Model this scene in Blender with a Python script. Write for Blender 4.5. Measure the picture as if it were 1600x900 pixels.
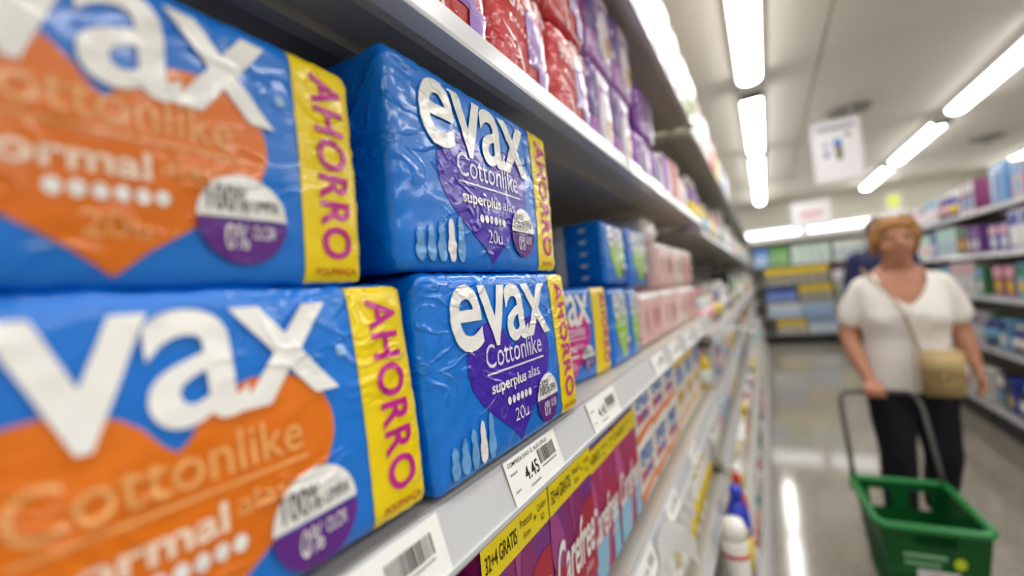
import bpy, bmesh, math, random
from mathutils import Vector, Matrix, noise
random.seed(7)
for o in list(bpy.data.objects): bpy.data.objects.remove(o)
SC = bpy.context.scene
COL = SC.collection
PI = math.pi

# ------------------------------------------------------------------ camera
FPX, VPX, VPY, ROLL, CAMZ = 700.0, 1197.0, 429.0, math.radians(5.1), 1.37
_c, _s = math.cos(ROLL), math.sin(ROLL)
_a, _b = VPX - 800, VPY - 450
_xr, _yd = _a*_c - _b*_s, _a*_s + _b*_c
_P = math.atan(_yd/FPX); _th = math.atan(_xr/math.hypot(FPX, _yd))
_f0 = Vector((-math.sin(_th), math.cos(_th), 0)); _R = Vector((math.cos(_th), math.sin(_th), 0)); _U0 = Vector((0, 0, 1))
_f = _f0*math.cos(_P) + _U0*math.sin(_P); _U = _U0*math.cos(_P) - _f0*math.sin(_P)
cam = bpy.data.cameras.new('camera'); camo = bpy.data.objects.new('camera', cam); COL.objects.link(camo)
cx, cy, cz = _R*_c - _U*_s, _R*_s + _U*_c, -_f
camo.matrix_world = Matrix(((cx.x, cy.x, cz.x, 0), (cx.y, cy.y, cz.y, 0), (cx.z, cy.z, cz.z, CAMZ), (0, 0, 0, 1)))
cam.sensor_width = 36; cam.lens = FPX/1600*36; cam.clip_start = 0.01
cam.dof.use_dof = True; cam.dof.focus_distance = 0.378; cam.dof.aperture_fstop = 1.9
SC.camera = camo
# ------------------------------------------------------------------ world, exposure
SC.view_settings.view_transform = 'Standard'; SC.view_settings.look = 'None'
SC.view_settings.gamma = 1; SC.view_settings.use_curve_mapping = False
SC.view_settings.exposure = 0.42
LAMP = 14.0
w = bpy.data.worlds.new('world'); SC.world = w; w.use_nodes = True
w.node_tree.nodes['Background'].inputs[0].default_value = (0.9, 0.95, 1, 1)
w.node_tree.nodes['Background'].inputs[1].default_value = 0.3

# ------------------------------------------------------------------ helpers
def lin(h):
    h = h.lstrip('#')
    def f(v):
        v /= 255
        return v/12.92 if v <= .04045 else ((v + .055)/1.055)**2.4
    return tuple(f(int(h[i:i+2], 16)) for i in (0, 2, 4)) + (1,)
MATS = {}
def mat(hexc, rough=.45, metal=0., coat=0., bump=0., bscale=40., var=0., vscale=20., emit=0., alpha=1., stretch=None, trans=0., spec=.5):
    key = (hexc, rough, metal, coat, bump, bscale, var, vscale, emit, alpha, stretch, trans, spec)
    if key in MATS: return MATS[key]
    m = bpy.data.materials.new('m_' + hexc.strip('#')); m.use_nodes = True
    nt = m.node_tree; b = nt.nodes['Principled BSDF']
    c = lin(hexc)
    b.inputs['Base Color'].default_value = c
    b.inputs['Roughness'].default_value = rough; b.inputs['Metallic'].default_value = metal
    b.inputs['Coat Weight'].default_value = coat; b.inputs['Coat Roughness'].default_value = .08
    b.inputs['Alpha'].default_value = alpha
    b.inputs['Transmission Weight'].default_value = trans
    b.inputs['Specular IOR Level'].default_value = spec
    if emit:
        b.inputs['Emission Color'].default_value = c; b.inputs['Emission Strength'].default_value = emit
    if bump or var:
        tc = nt.nodes.new('ShaderNodeTexCoord'); mp = nt.nodes.new('ShaderNodeMapping')
        if stretch: mp.inputs['Scale'].default_value = stretch
        nt.links.new(tc.outputs['Object'], mp.inputs['Vector'])
    if bump:
        n = nt.nodes.new('ShaderNodeTexNoise'); n.inputs['Scale'].default_value = bscale; n.inputs['Detail'].default_value = 3
        bp = nt.nodes.new('ShaderNodeBump'); bp.inputs['Strength'].default_value = bump; bp.inputs['Distance'].default_value = .004
        nt.links.new(mp.outputs[0], n.inputs['Vector']); nt.links.new(n.outputs['Fac'], bp.inputs['Height'])
        nt.links.new(bp.outputs[0], b.inputs['Normal'])
        if coat: nt.links.new(bp.outputs[0], b.inputs['Coat Normal'])
    if var:
        n = nt.nodes.new('ShaderNodeTexNoise'); n.inputs['Scale'].default_value = vscale; n.inputs['Detail'].default_value = 5
        r = nt.nodes.new('ShaderNodeMix'); r.data_type = 'RGBA'
        nt.links.new(mp.outputs[0], n.inputs['Vector']); nt.links.new(n.outputs['Fac'], r.inputs[0])
        r.inputs[6].default_value = tuple(v*(1-var) for v in c[:3]) + (1,)
        r.inputs[7].default_value = tuple(min(1, v*(1+var)) for v in c[:3]) + (1,)
        nt.links.new(r.outputs[2], b.inputs['Base Color'])
    MATS[key] = m
    return m
FILMS = {}
def film(h):
    """glossy printed film with patches of sharp creases"""
    if h in FILMS: return FILMS[h]
    m = bpy.data.materials.new('film_' + h.strip('#')); m.use_nodes = True; nt = m.node_tree; b = nt.nodes['Principled BSDF']; N = nt.nodes.new; K = nt.links.new
    b.inputs['Base Color'].default_value = lin(h); b.inputs['Roughness'].default_value = .3
    b.inputs['Coat Weight'].default_value = .5; b.inputs['Coat Roughness'].default_value = .1; b.inputs['Specular IOR Level'].default_value = .35
    tc = N('ShaderNodeTexCoord'); mp = N('ShaderNodeMapping'); mp.inputs['Scale'].default_value = (1, 1, 1.7); mp.inputs['Rotation'].default_value = (.6, 0, 0)
    oi = N('ShaderNodeObjectInfo'); K(tc.outputs['Object'], mp.inputs['Vector'])
    n1 = N('ShaderNodeTexNoise'); n1.inputs['Scale'].default_value = 26; n1.inputs['Detail'].default_value = 1.5; n1.inputs['Distortion'].default_value = 1.2
    n2 = N('ShaderNodeTexNoise'); n2.inputs['Scale'].default_value = 13; n2.inputs['Detail'].default_value = 1
    for n in (n1, n2): K(mp.outputs[0], n.inputs['Vector'])
    def M(op, a, b_=None, clamp=False):
        q = N('ShaderNodeMath'); q.operation = op; q.use_clamp = clamp
        for i, v in enumerate((a, b_)):
            if v is None: continue
            if isinstance(v, (int, float)): q.inputs[i].default_value = v
            else: K(v, q.inputs[i])
        return q.outputs[0]
    rid = M('SUBTRACT', 1.0, M('MULTIPLY', M('ABSOLUTE', M('SUBTRACT', n1.outputs['Fac'], .5)), 14.0), True)
    msk = M('MULTIPLY', M('SUBTRACT', n2.outputs['Fac'], .47), 7.0, True)
    hgt = M('ADD', M('MULTIPLY', rid, msk), M('MULTIPLY', n2.outputs['Fac'], .6))
    bp = N('ShaderNodeBump'); bp.inputs['Strength'].default_value = .45; bp.inputs['Distance'].default_value = .0022
    K(hgt, bp.inputs['Height']); K(bp.outputs[0], b.inputs['Normal']); K(bp.outputs[0], b.inputs['Coat Normal'])
    FILMS[h] = m; return m
def paper(h): return mat(h, .5)
def card(h): return mat(h, .38, 0, .12)
def plastic(h): return mat(h, .3, 0, .1)

def bm_new(): return bmesh.new()
def mesh_of(bm, name, smooth=True):
    me = bpy.data.meshes.new(name); bm.to_mesh(me); bm.free()
    if smooth:
        for p in me.polygons: p.use_smooth = True
    return me
def link(name, me, m, parent=None, smooth=None):
    """object from mesh data; the material sits on the object so that copies may share a mesh"""
    o = bpy.data.objects.new(name, me); COL.objects.link(o)
    if not me.materials: me.materials.append(None)
    o.material_slots[0].link = 'OBJECT'; o.material_slots[0].material = m
    if parent is not None: o.parent = parent
    return o
def put(name, bm, m, parent=None, smooth=True): return link(name, mesh_of(bm, name, smooth), m, parent)
def tag(o, label, cat, group=None, kind=None):
    if label: o['label'] = label
    if cat: o['category'] = cat
    if group: o['group'] = group
    if kind: o['kind'] = kind
    return o
def thing(name, label, cat, loc=(0, 0, 0), rot=(0, 0, 0), group=None):
    o = bpy.data.objects.new(name, None); COL.objects.link(o); o.location = loc; o.rotation_euler = rot
    o.empty_display_size = .05
    return tag(o, label, cat, group)
def struct(o): o['kind'] = 'structure'; return o

def box(bm, x0, x1, y0, y1, z0, z1, bev=0.):
    r = bmesh.ops.create_cube(bm, size=1)
    vs = r['verts']
    for v in vs:
        v.co = Vector(((x0+x1)/2 + v.co.x*(x1-x0), (y0+y1)/2 + v.co.y*(y1-y0), (z0+z1)/2 + v.co.z*(z1-z0)))
    if bev:
        es = list({e for v in vs for e in v.link_edges})
        bmesh.ops.bevel(bm, geom=es, offset=bev, segments=2, affect='EDGES')
    return bm
def boxbm(*a, **k): return box(bm_new(), *a, **k)
def tube(bm, pts, r, n=10, closed=False):
    pts = [Vector(p) for p in pts]; rings = []
    for i, p in enumerate(pts):
        a = pts[(i-1) % len(pts)] if (closed or i) else p
        b = pts[(i+1) % len(pts)] if (closed or i < len(pts)-1) else p
        t = (b-a).normalized(); u = t.cross(Vector((0, 0, 1)))
        if u.length < .05: u = t.cross(Vector((0, 1, 0)))
        u.normalize(); v = t.cross(u)
        rr = r[i] if isinstance(r, (list, tuple)) else r
        rings.append([bm.verts.new(p + u*rr*math.cos(2*PI*k/n) + v*rr*math.sin(2*PI*k/n)) for k in range(n)])
    m = len(rings)
    for i in range(m if closed else m-1):
        A, B = rings[i], rings[(i+1) % m]
        for k in range(n): bm.faces.new((A[k], A[(k+1) % n], B[(k+1) % n], B[k]))
    if not closed:
        bm.faces.new(rings[0][::-1]); bm.faces.new(rings[-1])
    bmesh.ops.recalc_face_normals(bm, faces=bm.faces)
    return bm
def lathe(bm, prof, n=18, sx=1, sy=1):
    rings = []
    for r, z in prof:
        rings.append([bm.verts.new((sx*r*math.cos(2*PI*k/n), sy*r*math.sin(2*PI*k/n), z)) for k in range(n)])
    for A, B in zip(rings, rings[1:]):
        for k in range(n): bm.faces.new((A[k], A[(k+1) % n], B[(k+1) % n], B[k]))
    bm.faces.new(rings[0][::-1]); bm.faces.new(rings[-1])
    return bm
def loft(bm, rings):
    """rings: list of lists of points"""
    rv = [[bm.verts.new(p) for p in r] for r in rings]; n = len(rv[0])
    for A, B in zip(rv, rv[1:]):
        for k in range(n): bm.faces.new((A[k], A[(k+1) % n], B[(k+1) % n], B[k]))
    bm.faces.new(rv[0][::-1]); bm.faces.new(rv[-1])
    return bm
def extr_y(prof, y0, y1):
    bm = bm_new()
    A = [bm.verts.new((x, y0, z)) for x, z in prof]; B = [bm.verts.new((x, y1, z)) for x, z in prof]
    n = len(prof)
    for k in range(n): bm.faces.new((A[k], A[(k+1) % n], B[(k+1) % n], B[k]))
    bm.faces.new(A[::-1]); bm.faces.new(B)
    bmesh.ops.recalc_face_normals(bm, faces=bm.faces)
    return bm

# 2-D shapes (x to the right, y up) ---------------------------------------
def poly(pts):
    bm = bm_new(); f = bm.faces.new([bm.verts.new((x, y, 0)) for x, y in pts])
    bmesh.ops.triangulate(bm, faces=[f]); return bm
def rect(x0, x1, y0, y1): return poly([(x0, y0), (x1, y0), (x1, y1), (x0, y1)])
def ell(x, y, rx, ry, a0=0, a1=2*PI, n=28):
    full = abs(a1-a0) > 6.2
    return poly([(x + rx*math.cos(a0+(a1-a0)*k/n), y + ry*math.sin(a0+(a1-a0)*k/n)) for k in range(n if full else n+1)])
def heart(x0, x1, y0, y1):
    tab = [(0, 0), (.03, .05), (.12, .20), (.22, .42), (.32, .63), (.42, .81), (.52, .93), (.62, .99), (.70, 1.0)]
    R_ = [(hw, yy) for yy, hw in tab] + [(.52+.48*math.cos(t), .70+.30*math.sin(t)) for t in [PI*k/14 for k in range(1, 12)]] + [(.06, .80), (0, .765)]
    pts = R_ + [(-px, py) for px, py in R_[1:-1][::-1]]
    return poly([(x0+(px+1)/2*(x1-x0), y0+py*(y1-y0)) for px, py in pts])
def merge(bms):
    out = bm_new()
    for b in bms:
        mp = {v: out.verts.new(v.co) for v in b.verts}
        for f in b.faces:
            try: out.faces.new([mp[v] for v in f.verts])
            except ValueError: pass
        b.free()
    return out
TXT = {}
def text(s, x0, x1, y0, y1, bold=0., shear=0., rot=0, space=1.):
    """lettering fitted into a box; rot=-90 turns it clockwise"""
    key = (s, bold, shear, space)
    if key not in TXT:
        cu = bpy.data.curves.new('lettering', 'FONT'); cu.body = s; cu.offset = bold; cu.shear = shear
        cu.resolution_u = 5; cu.space_character = space; cu.fill_mode = 'FRONT'
        o = bpy.data.objects.new('lettering', cu); COL.objects.link(o)
        dg = bpy.context.evaluated_depsgraph_get()
        me = bpy.data.meshes.new_from_object(o.evaluated_get(dg))
        bpy.data.objects.remove(o); bpy.data.curves.remove(cu); TXT[key] = me
    bm = bm_new(); bm.from_mesh(TXT[key])
    bmesh.ops.remove_doubles(bm, verts=bm.verts, dist=1e-5)
    if rot == -90:
        for v in bm.verts: v.co = Vector((v.co.y, -v.co.x, 0))
    xs = [v.co.x for v in bm.verts]; ys = [v.co.y for v in bm.verts]
    ax, bx, ay, by = min(xs), max(xs), min(ys), max(ys)
    for v in bm.verts:
        v.co = Vector((x0+(v.co.x-ax)/(bx-ax)*(x1-x0), y0+(v.co.y-ay)/(by-ay)*(y1-y0), 0))
    return bm
def dice(bm, sx, sy, ox=0., oy=0.):
    """cut a flat shape along the wrapper's own grid so that it can follow the curved wrapper"""
    if not bm.verts: return bm
    xs = [v.co.x for v in bm.verts]; ys = [v.co.y for v in bm.verts]
    for ax, lo, hi, st, og in ((0, min(xs), max(xs), sx, ox), (1, min(ys), max(ys), sy, oy)):
        k = math.ceil((lo-og)/st + 1e-4)
        while og + k*st < hi - 1e-5:
            co = [0, 0, 0]; no = [0, 0, 0]; co[ax] = og + k*st; no[ax] = 1
            bmesh.ops.bisect_plane(bm, geom=bm.verts[:]+bm.edges[:]+bm.faces[:], dist=1e-7, plane_co=co, plane_no=no)
            k += 1
    return bm

# wrapped soft packs -------------------------------------------------------
LAT = {}
def lattice(nx, ny, nz):
    key = (nx, ny, nz)
    if key in LAT: return LAT[key]
    idx = {}; vs = []; fs = []
    def V(i, j, k):
        if (i, j, k) not in idx:
            idx[(i, j, k)] = len(vs); vs.append((2*i/nx-1, 2*j/ny-1, 2*k/nz-1))
        return idx[(i, j, k)]
    for j in range(ny):
        for k in range(nz):
            fs.append((V(nx, j, k), V(nx, j+1, k), V(nx, j+1, k+1), V(nx, j, k+1)))
            fs.append((V(0, j, k), V(0, j, k+1), V(0, j+1, k+1), V(0, j+1, k)))
    for i in range(nx):
        for k in range(nz):
            fs.append((V(i, ny, k), V(i, ny, k+1), V(i+1, ny, k+1), V(i+1, ny, k)))
            fs.append((V(i, 0, k), V(i+1, 0, k), V(i+1, 0, k+1), V(i, 0, k+1)))
    for i in range(nx):
        for j in range(ny):
            fs.append((V(i, j, nz), V(i+1, j, nz), V(i+1, j+1, nz), V(i, j+1, nz)))
            fs.append((V(i, j, 0), V(i, j+1, 0), V(i+1, j+1, 0), V(i+1, j, 0)))
    LAT[key] = (vs, fs); return LAT[key]
class Film:
    """a soft pack of depth d (front = +x), width w (along y), height h, standing on z=0"""
    def __init__(s, w, d, h, r=.0075, bulge=.0035, wr=.0007, seed=0, cell=.004):
        s.w, s.d, s.h, s.r, s.b, s.wr, s.cell = w, d, h, r, bulge, wr, cell
        s.off = Vector((seed*7.31, seed*3.77, seed*1.93))
    def pt(s, x, y, z, lift=0.):
        hx, hy, hz = s.d/2, s.w/2, s.h/2; zc = z - hz; r = s.r
        q = Vector((max(-hx+r, min(hx-r, x)), max(-hy+r, min(hy-r, y)), max(-hz+r, min(hz-r, zc))))
        n = Vector((x, y, zc)) - q; n.normalize()
        p = q + n*r
        fy, fz = math.cos(PI*.5*y/hy*.98), math.cos(PI*.5*zc/hz*.98)
        p.x += s.b*(x/hx)*max(0, fy)**.6*max(0, fz)**.6
        p.y += s.b*.3*(y/hy)*max(0, fz)
        if s.wr:
            e = max(abs(y)/hy, abs(zc)/hz)
            g = Vector((x, y, zc)) + s.off
            k = noise.noise(Vector((g.x*18, (g.y+.7*g.z)*24, (g.z-.7*g.y)*60)))
            k2 = noise.noise(Vector((g.x*50, (g.y-.9*g.z)*85, (g.z+.6*g.y)*30)))
            k3 = noise.noise(g*11)
            a = s.wr*(.5 + .35*max(0, e-.6)/.4)
            p += n*(a*(1.5*(1-min(1, abs(k)*3.2))**2 - 1.1*(1-min(1, abs(k2)*4))**2 + 1.0*k3))
        p += n*lift
        p.z = max(p.z, -hz+lift*.2)
        return (p.x, p.y, p.z + hz)
    def n(s):
        n = [max(3, min(90, int(round(v/s.cell)))) for v in (s.d, s.w, s.h)]
        return (max(3, min(24, n[0])), n[1], n[2])
    def mesh(s):
        vs, fs = lattice(*s.n())
        me = bpy.data.meshes.new('wrapper')
        me.from_pydata([s.pt(x*s.d/2, y*s.w/2, (z+1)*s.h/2) for x, y, z in vs], [], fs)
        for p in me.polygons: p.use_smooth = True
        return me
    def decal(s, bm, lift, side='front', step=None):
        """bm in pack units: u 0..1 across, v 0..1 up"""
        for v in bm.verts: v.co = Vector(((v.co.x-.5)*(s.w if side == 'front' else s.d), v.co.y*s.h, 0))
        nx, ny, nz = s.n()
        L_ = s.w if side == 'front' else s.d; dice(bm, L_/(ny if side == 'front' else nx), s.h/nz, -L_/2, 0)
        for v in bm.verts:
            if side == 'front': v.co = s.pt(s.d/2, v.co.x, v.co.y, lift)
            else: v.co = s.pt(v.co.x, -s.w/2, v.co.y, lift)
        return mesh_of(bm, 'print')

def pad_icon(x, y, wd, hh):
    pts = []
    for k in range(20):
        t = k/19; yy = t*hh
        r = wd*.5*(.35 + .65*math.sin(PI*min(1, t/.62))**.7 if t < .55 else .62*math.sqrt(max(0, 1-((t-.72)/.28)**2))+.05 if t > .72 else .67)
        pts.append((r, yy))
    return poly([(x+r, y+yy) for r, yy in pts] + [(x-r, y+yy) for r, yy in pts[::-1]])

BLUE, WHITE, YEL = '#0077de', '#f2f2f0', '#f5d800'
def pad_pack_parts(w, d, h, hx, tone='#e8e4f4', tone2=None, dv=0., bv=None, e0=.815, band=True, seed=0, detail=2, kind='superplus', cell=.004, scale=1.):
    """list of (name, mesh, material, [subparts]) of one blue pad pack"""
    F = Film(w, d, h, seed=seed, cell=cell); L = .0006
    asp = w/h
    e = e0 if band else 1.0          # right end of the blue field
    S = e/.815; bv = .245 + dv if bv is None else bv
    P = []
    P.append(('wrapper', F.mesh(), film(BLUE), []))
    hm = F.decal(heart(.175*S, .735*S, max(.015, .04+dv), .73+dv*.5), L); ht = []
    if detail > 0:
        ht.append(('product_lettering', F.decal(text('Cottonlike', .27*S, .66*S, .49+dv, .615+dv, 0.002), 2*L), film(tone)))
        if detail > 1: ht.append(('underline', F.decal(rect(.27*S, .67*S, .455+dv, .466+dv), 2*L), film(tone)))
        ht.append(('size_lettering', F.decal(text(kind, .285*S, .515*S, .335+dv, .42+dv, .024), 2*L), film(tone2 or WHITE)))
        if detail > 1: ht.append(('wing_lettering', F.decal(text('alas', .53*S, .62*S, .36+dv, .425+dv), 2*L), film(tone)))
        ht.append(('absorbency_dots', F.decal(merge([ell((.385+.029*k)*S, .285+dv, .0115*S, .0125*S*asp*1.15, n=12) for k in range(6)]), 2*L), film(WHITE)))
        if detail > 1: ht.append(('count_lettering', F.decal(text('20u', .415*S, .51*S, .155+dv, .23+dv), 2*L), film(tone)))
    P.append(('heart_print', hm, film(hx), ht))
    P.append(('brand_lettering', F.decal(text('evax', .115*S, .755*S, .60, .935, .014, space=.95), 2.6*L), film(WHITE), []))
    if detail > 1:
        P.append(('registered_mark', F.decal(merge([ell(.775*S, .74, .013*S, .013*S*asp), ]), 2*L), film('#8fc0ee'), []))
    r = .093*S; ra = r*asp
    bt = F.decal(ell(.675*S, bv, r, ra, 0.02, PI-.02), 3.2*L); bs = []
    if detail > 1:
        bs = [('badge_lettering', F.decal(text('100%', .602*S, .682*S, bv+.025, bv+.115), 4.2*L), film('#2b2540')),
              ('badge_lettering', F.decal(text('LIMPIA', .690*S, .748*S, bv+.03, bv+.075), 4.2*L), film('#2b2540'))]
    P.append(('badge_top', bt, film(WHITE), bs))
    bs = []
    if detail > 1:
        bs = [('badge_lettering', F.decal(text('0%', .632*S, .68*S, bv-.11, bv-.02), 4.2*L), film(WHITE)),
              ('badge_lettering', F.decal(text('OLOR', .688*S, .738*S, bv-.07, bv-.02), 4.2*L), film(WHITE))]
    P.append(('badge_base', F.decal(ell(.675*S, bv, r, ra, PI+.02, 2*PI-.02), 3.2*L), film('#5f1f8a'), bs))
    if detail > 1:
        for k in range(5):
            P.append(('pad_icon', F.decal(pad_icon((.075+.047*k)*S, .045, .04*S, .15+.02*k), 2*L), film(WHITE if k == 3 else '#6aa8e4'), []))
    if band:
        bl = [('saving_lettering', F.decal(text('AHORRO', .865, .955, .115, .93, .022, rot=-90, space=1.08), 2.4*L), film('#c4148c')),
              ('saving_lettering', F.decal(text('POUPANÇA', .845, .965, .04, .075, .01), 2.4*L), film('#b03018'))] if detail else []
        P.append(('saving_band', F.decal(rect(e, .998, .004, .996), L), film(YEL), bl))
    # folded film on the near end
    b1 = F.decal(poly([(.03, .03), (.97, .03), (.5, .46)]), .0009, 'side'); b2 = F.decal(poly([(.03, .97), (.5, .54), (.97, .97)]), .0009, 'side')
    P.append(('end_fold', b1, film('#0068c8'), [])); P.append(('end_fold', b2, film('#0068c8'), []))
    return P
PROTO = {}
def assemble(parts, root):
    for nm, me, m, subs in parts:
        o = link(nm, me, m, root)
        for sn, sm, smm in subs: link(sn, sm, smm, o)
    return root
def pad_pack(label, loc, key, rot=(0, 0, 0), group='blue pad packs', **k):
    if key not in PROTO: PROTO[key] = pad_pack_parts(**k)
    return assemble(PROTO[key], thing('pad_pack', label, 'pad pack', loc, rot, group))

# ------------------------------------------------------------------ room
def floor_mat():
    m = bpy.data.materials.new('polished_terrazzo'); m.use_nodes = True; nt = m.node_tree; b = nt.nodes['Principled BSDF']
    tc = nt.nodes.new('ShaderNodeTexCoord')
    n1 = nt.nodes.new('ShaderNodeTexVoronoi'); n1.inputs['Scale'].default_value = 90
    n2 = nt.nodes.new('ShaderNodeTexNoise'); n2.inputs['Scale'].default_value = 1.6; n2.inputs['Detail'].default_value = 6
    r = nt.nodes.new('ShaderNodeValToRGB')
    r.color_ramp.elements[0].color = lin('#8f897c'); r.color_ramp.elements[1].color = lin('#a8a295')
    e = r.color_ramp.elements.new(.5); e.color = lin('#9b9588')
    mx = nt.nodes.new('ShaderNodeMix'); mx.data_type = 'RGBA'; mx.blend_type = 'MULTIPLY'; mx.inputs[0].default_value = .5
    r2 = nt.nodes.new('ShaderNodeValToRGB'); r2.color_ramp.elements[0].position = .35; r2.color_ramp.elements[1].position = .65
    r2.color_ramp.elements[0].color = (.8, .79, .78, 1); r2.color_ramp.elements[1].color = (1, 1, 1, 1)
    for n in (n1, n2): nt.links.new(tc.outputs['Object'], n.inputs['Vector'])
    sp = nt.nodes.new('ShaderNodeSeparateColor'); nt.links.new(n1.outputs['Color'], sp.inputs[0])
    nt.links.new(sp.outputs[0], r.inputs[0]); nt.links.new(n2.outputs['Fac'], r2.inputs[0])
    nt.links.new(r.outputs[0], mx.inputs[6]); nt.links.new(r2.outputs[0], mx.inputs[7]); nt.links.new(mx.outputs[2], b.inputs['Base Color'])
    b.inputs['Roughness'].default_value = .10; b.inputs['Specular IOR Level'].default_value = .45
    return m
X0, X1, Y0, Y1, ZC = -4.2, 6.3, -3.6, 11.3, 2.88
struct(put('floor', boxbm(X0, X1, Y0, Y1, -.1, 0), floor_mat(), smooth=False))
WALL = mat('#d9d6cb', .8, var=.04, vscale=2.)
struct(put('wall_back', boxbm(X0, X1, Y1, Y1+.1, 0, ZC+.1), WALL, smooth=False))
struct(put('wall_front', boxbm(X0, X1, Y0-.1, Y0, 0, ZC+.1), WALL, smooth=False))
struct(put('wall_left', boxbm(X0-.1, X0, Y0-.1, Y1+.1, 0, ZC+.1), WALL, smooth=False))
struct(put('wall_right', boxbm(X1, X1+.1, Y0-.1, Y1+.1, 0, ZC+.1), WALL, smooth=False))
ceil = struct(put('ceiling', boxbm(X0, X1, Y0, Y1, ZC+.02, ZC+.1), mat('#bab6ac', .9), smooth=False))
PANEL = mat('#d6d2c8', .75, var=.05, vscale=1.3)
pme = None
for i in range(9):
    for j in range(10):
        if pme is None: pme = mesh_of(boxbm(-.5775, .5775, -.745, .745, 0, .025, .004), 'ceiling_panel', False)
        o = link('ceiling_panel', pme, PANEL, ceil); o.location = (X0+.583+1.1667*i, Y0+.745+1.49*j, ZC)
# ------------------------------------------------------------------ ceiling lamps
EMI = mat('#fffdfa', .4, emit=LAMP)
def lamp(x, y0, y1, label):
    t = thing('ceiling_lamp', label, 'lamp', (x, (y0+y1)/2, ZC), group='fluorescent strip lamps on the ceiling'); L = (y1-y0)/2
    put('housing', boxbm(-.085, .085, -L, L, -.045, 0, .006), mat('#e8e8e4', .4), t, False)
    bm = bm_new(); prof = [(.075*math.cos(a), -.046-.045*math.sin(a)) for a in [PI*k/10 for k in range(11)]]
    A = [bm.verts.new((x_, -L+.04, z_)) for x_, z_ in prof]; B = [bm.verts.new((x_, L-.04, z_)) for x_, z_ in prof]
    for k in range(10): bm.faces.new((A[k], B[k], B[k+1], A[k+1]))
    bm.faces.new(A); bm.faces.new(B[::-1]); bmesh.ops.recalc_face_normals(bm, faces=bm.faces)
    put('diffuser', bm, EMI, t, True)
    for sy in (-1, 1): put('end_cap', boxbm(-.08, .08, sy*(L-.02)-.02, sy*(L-.02)+.02, -.093, -.04, .004), mat('#55555a', .5), t, False)
    return t
ORD = ['first', 'second', 'third', 'fourth', 'fifth', 'sixth', 'seventh', 'eighth', 'ninth', 'tenth']
ROWS = [(-1.75, 'over the hidden aisle on the left', [(-2.9, -.9), (-.7, 1.3), (1.5, 3.5), (4.1, 6.0), (6.2, 8.2), (8.4, 10.4)]),
        (.02, 'in the row right over the aisle', [(-2.9, -.85), (-.65, 1.4), (1.75, 3.85), (4.12, 6.1), (6.26, 8.3), (8.42, 10.4)]),
        (1.77, 'in the row over the right shelves', [(-2.5, -.5), (-.3, 1.7), (1.9, 3.85), (4.1, 6.1), (6.45, 8.45), (8.75, 10.7)]),
        (3.55, 'over the next aisle to the right', [(-2.5, -.5), (-.3, 1.7), (1.9, 3.9), (4.1, 6.1), (6.4, 8.4), (8.7, 10.7)])]
for x, nm, seg in ROWS:
    for k, (a, b) in enumerate(seg):
        lamp(x, a, b, 'white fluorescent strip lamp, %s from the viewer %s' % (ORD[k], nm))
def vent(x, y, label):
    t = thing('ceiling_vent', label, 'vent', (x, y, ZC), group='round ceiling vents')
    for k in range(4):
        r = .17-.04*k
        put('vent_ring', lathe(bm_new(), [(r, -.002), (r, -.03-.012*k), (r-.012, -.034-.012*k), (r-.04, -.004)], 28), mat('#86817a', .6), t)
    put('hub', lathe(bm_new(), [(.03, -.005), (.03, -.07), (.02, -.08)], 20), mat('#4a4743', .6), t)
vent(.82, 5.35, 'dark round ceiling vent above the large hanging sign')
vent(2.6, 8.05, 'dark round ceiling vent over the right shelves')

# ------------------------------------------------------------------ hanging signs
def sign(x0, x1, y, z0, z1, label, prints, zr=0.):
    t = thing('hanging_sign', label, 'sign', ((x0+x1)/2, y, z0), (0, 0, zr)); W, H = x1-x0, z1-z0
    put('panel', boxbm(-W/2, W/2, -.008, .008, 0, H, .003), mat('#efedf0', .5), t, False)
    put('frame', merge([boxbm(-W/2-.008, W/2+.008, -.012, .012, H-.012, H+.008), boxbm(-W/2-.008, W/2+.008, -.012, .012, -.008, .012),
                        boxbm(-W/2-.008, -W/2+.01, -.012, .012, 0, H), boxbm(W/2-.01, W/2+.008, -.012, .012, 0, H)]), mat('#dcdade', .4), t, False)
    for sx in (-1, 1): put('cord', tube(bm_new(), [(sx*W*.35, 0, H), (sx*W*.35, 0, ZC-z0)], .004, 6), mat('#c8c6c0', .5), t)
    for bm, hx in prints:
        for v in bm.verts: v.co = Vector(((v.co.x-.5)*W, -.0095, v.co.y*H))
        put('print', bm, paper(hx), t, False)
rr = random.Random(3)
title = merge([rect(.1+.035*k, .1+.035*k+.024, .855+.012*math.sin(k*1.3)-.012*(k % 3 == 0), .90+.012*math.sin(k*1.3)+.02*(k % 4 == 1)) for k in range(23)])
sign(.475, .83, 5.0, 2.16, 2.70, 'large white sign hanging from ceiling with dark title line and coloured picture',
     [(title, '#2a2c6a'), (ell(.52, .62, .10, .07), '#5f8fd0'), (rect(.44, .62, .44, .56), '#c8b0a0'), (rect(.48, .60, .34, .46), '#4a8a50'),
      (ell(.27, .60, .055, .05), '#9fb0dc'), (rect(.22, .33, .40, .5), '#8a86c0'), (ell(.74, .74, .05, .03), '#3a3a5a'), (ell(.55, .52, .05, .035), '#d06a60')])
sign(.42, .92, 8.2, 2.03, 2.42, 'small white sign with a pink print hanging far down the aisle',
     [(rect(.2, .8, .42, .62), '#e3b4b8'), (rect(.3, .7, .25, .34), '#e8cfd0')])
sign(1.72, 1.90, 9.0, 2.14, 2.44, 'small yellow-green sign hanging above the ginger-haired person',
     [(rect(.04, .96, .3, .96), '#e2e86a')])

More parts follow.
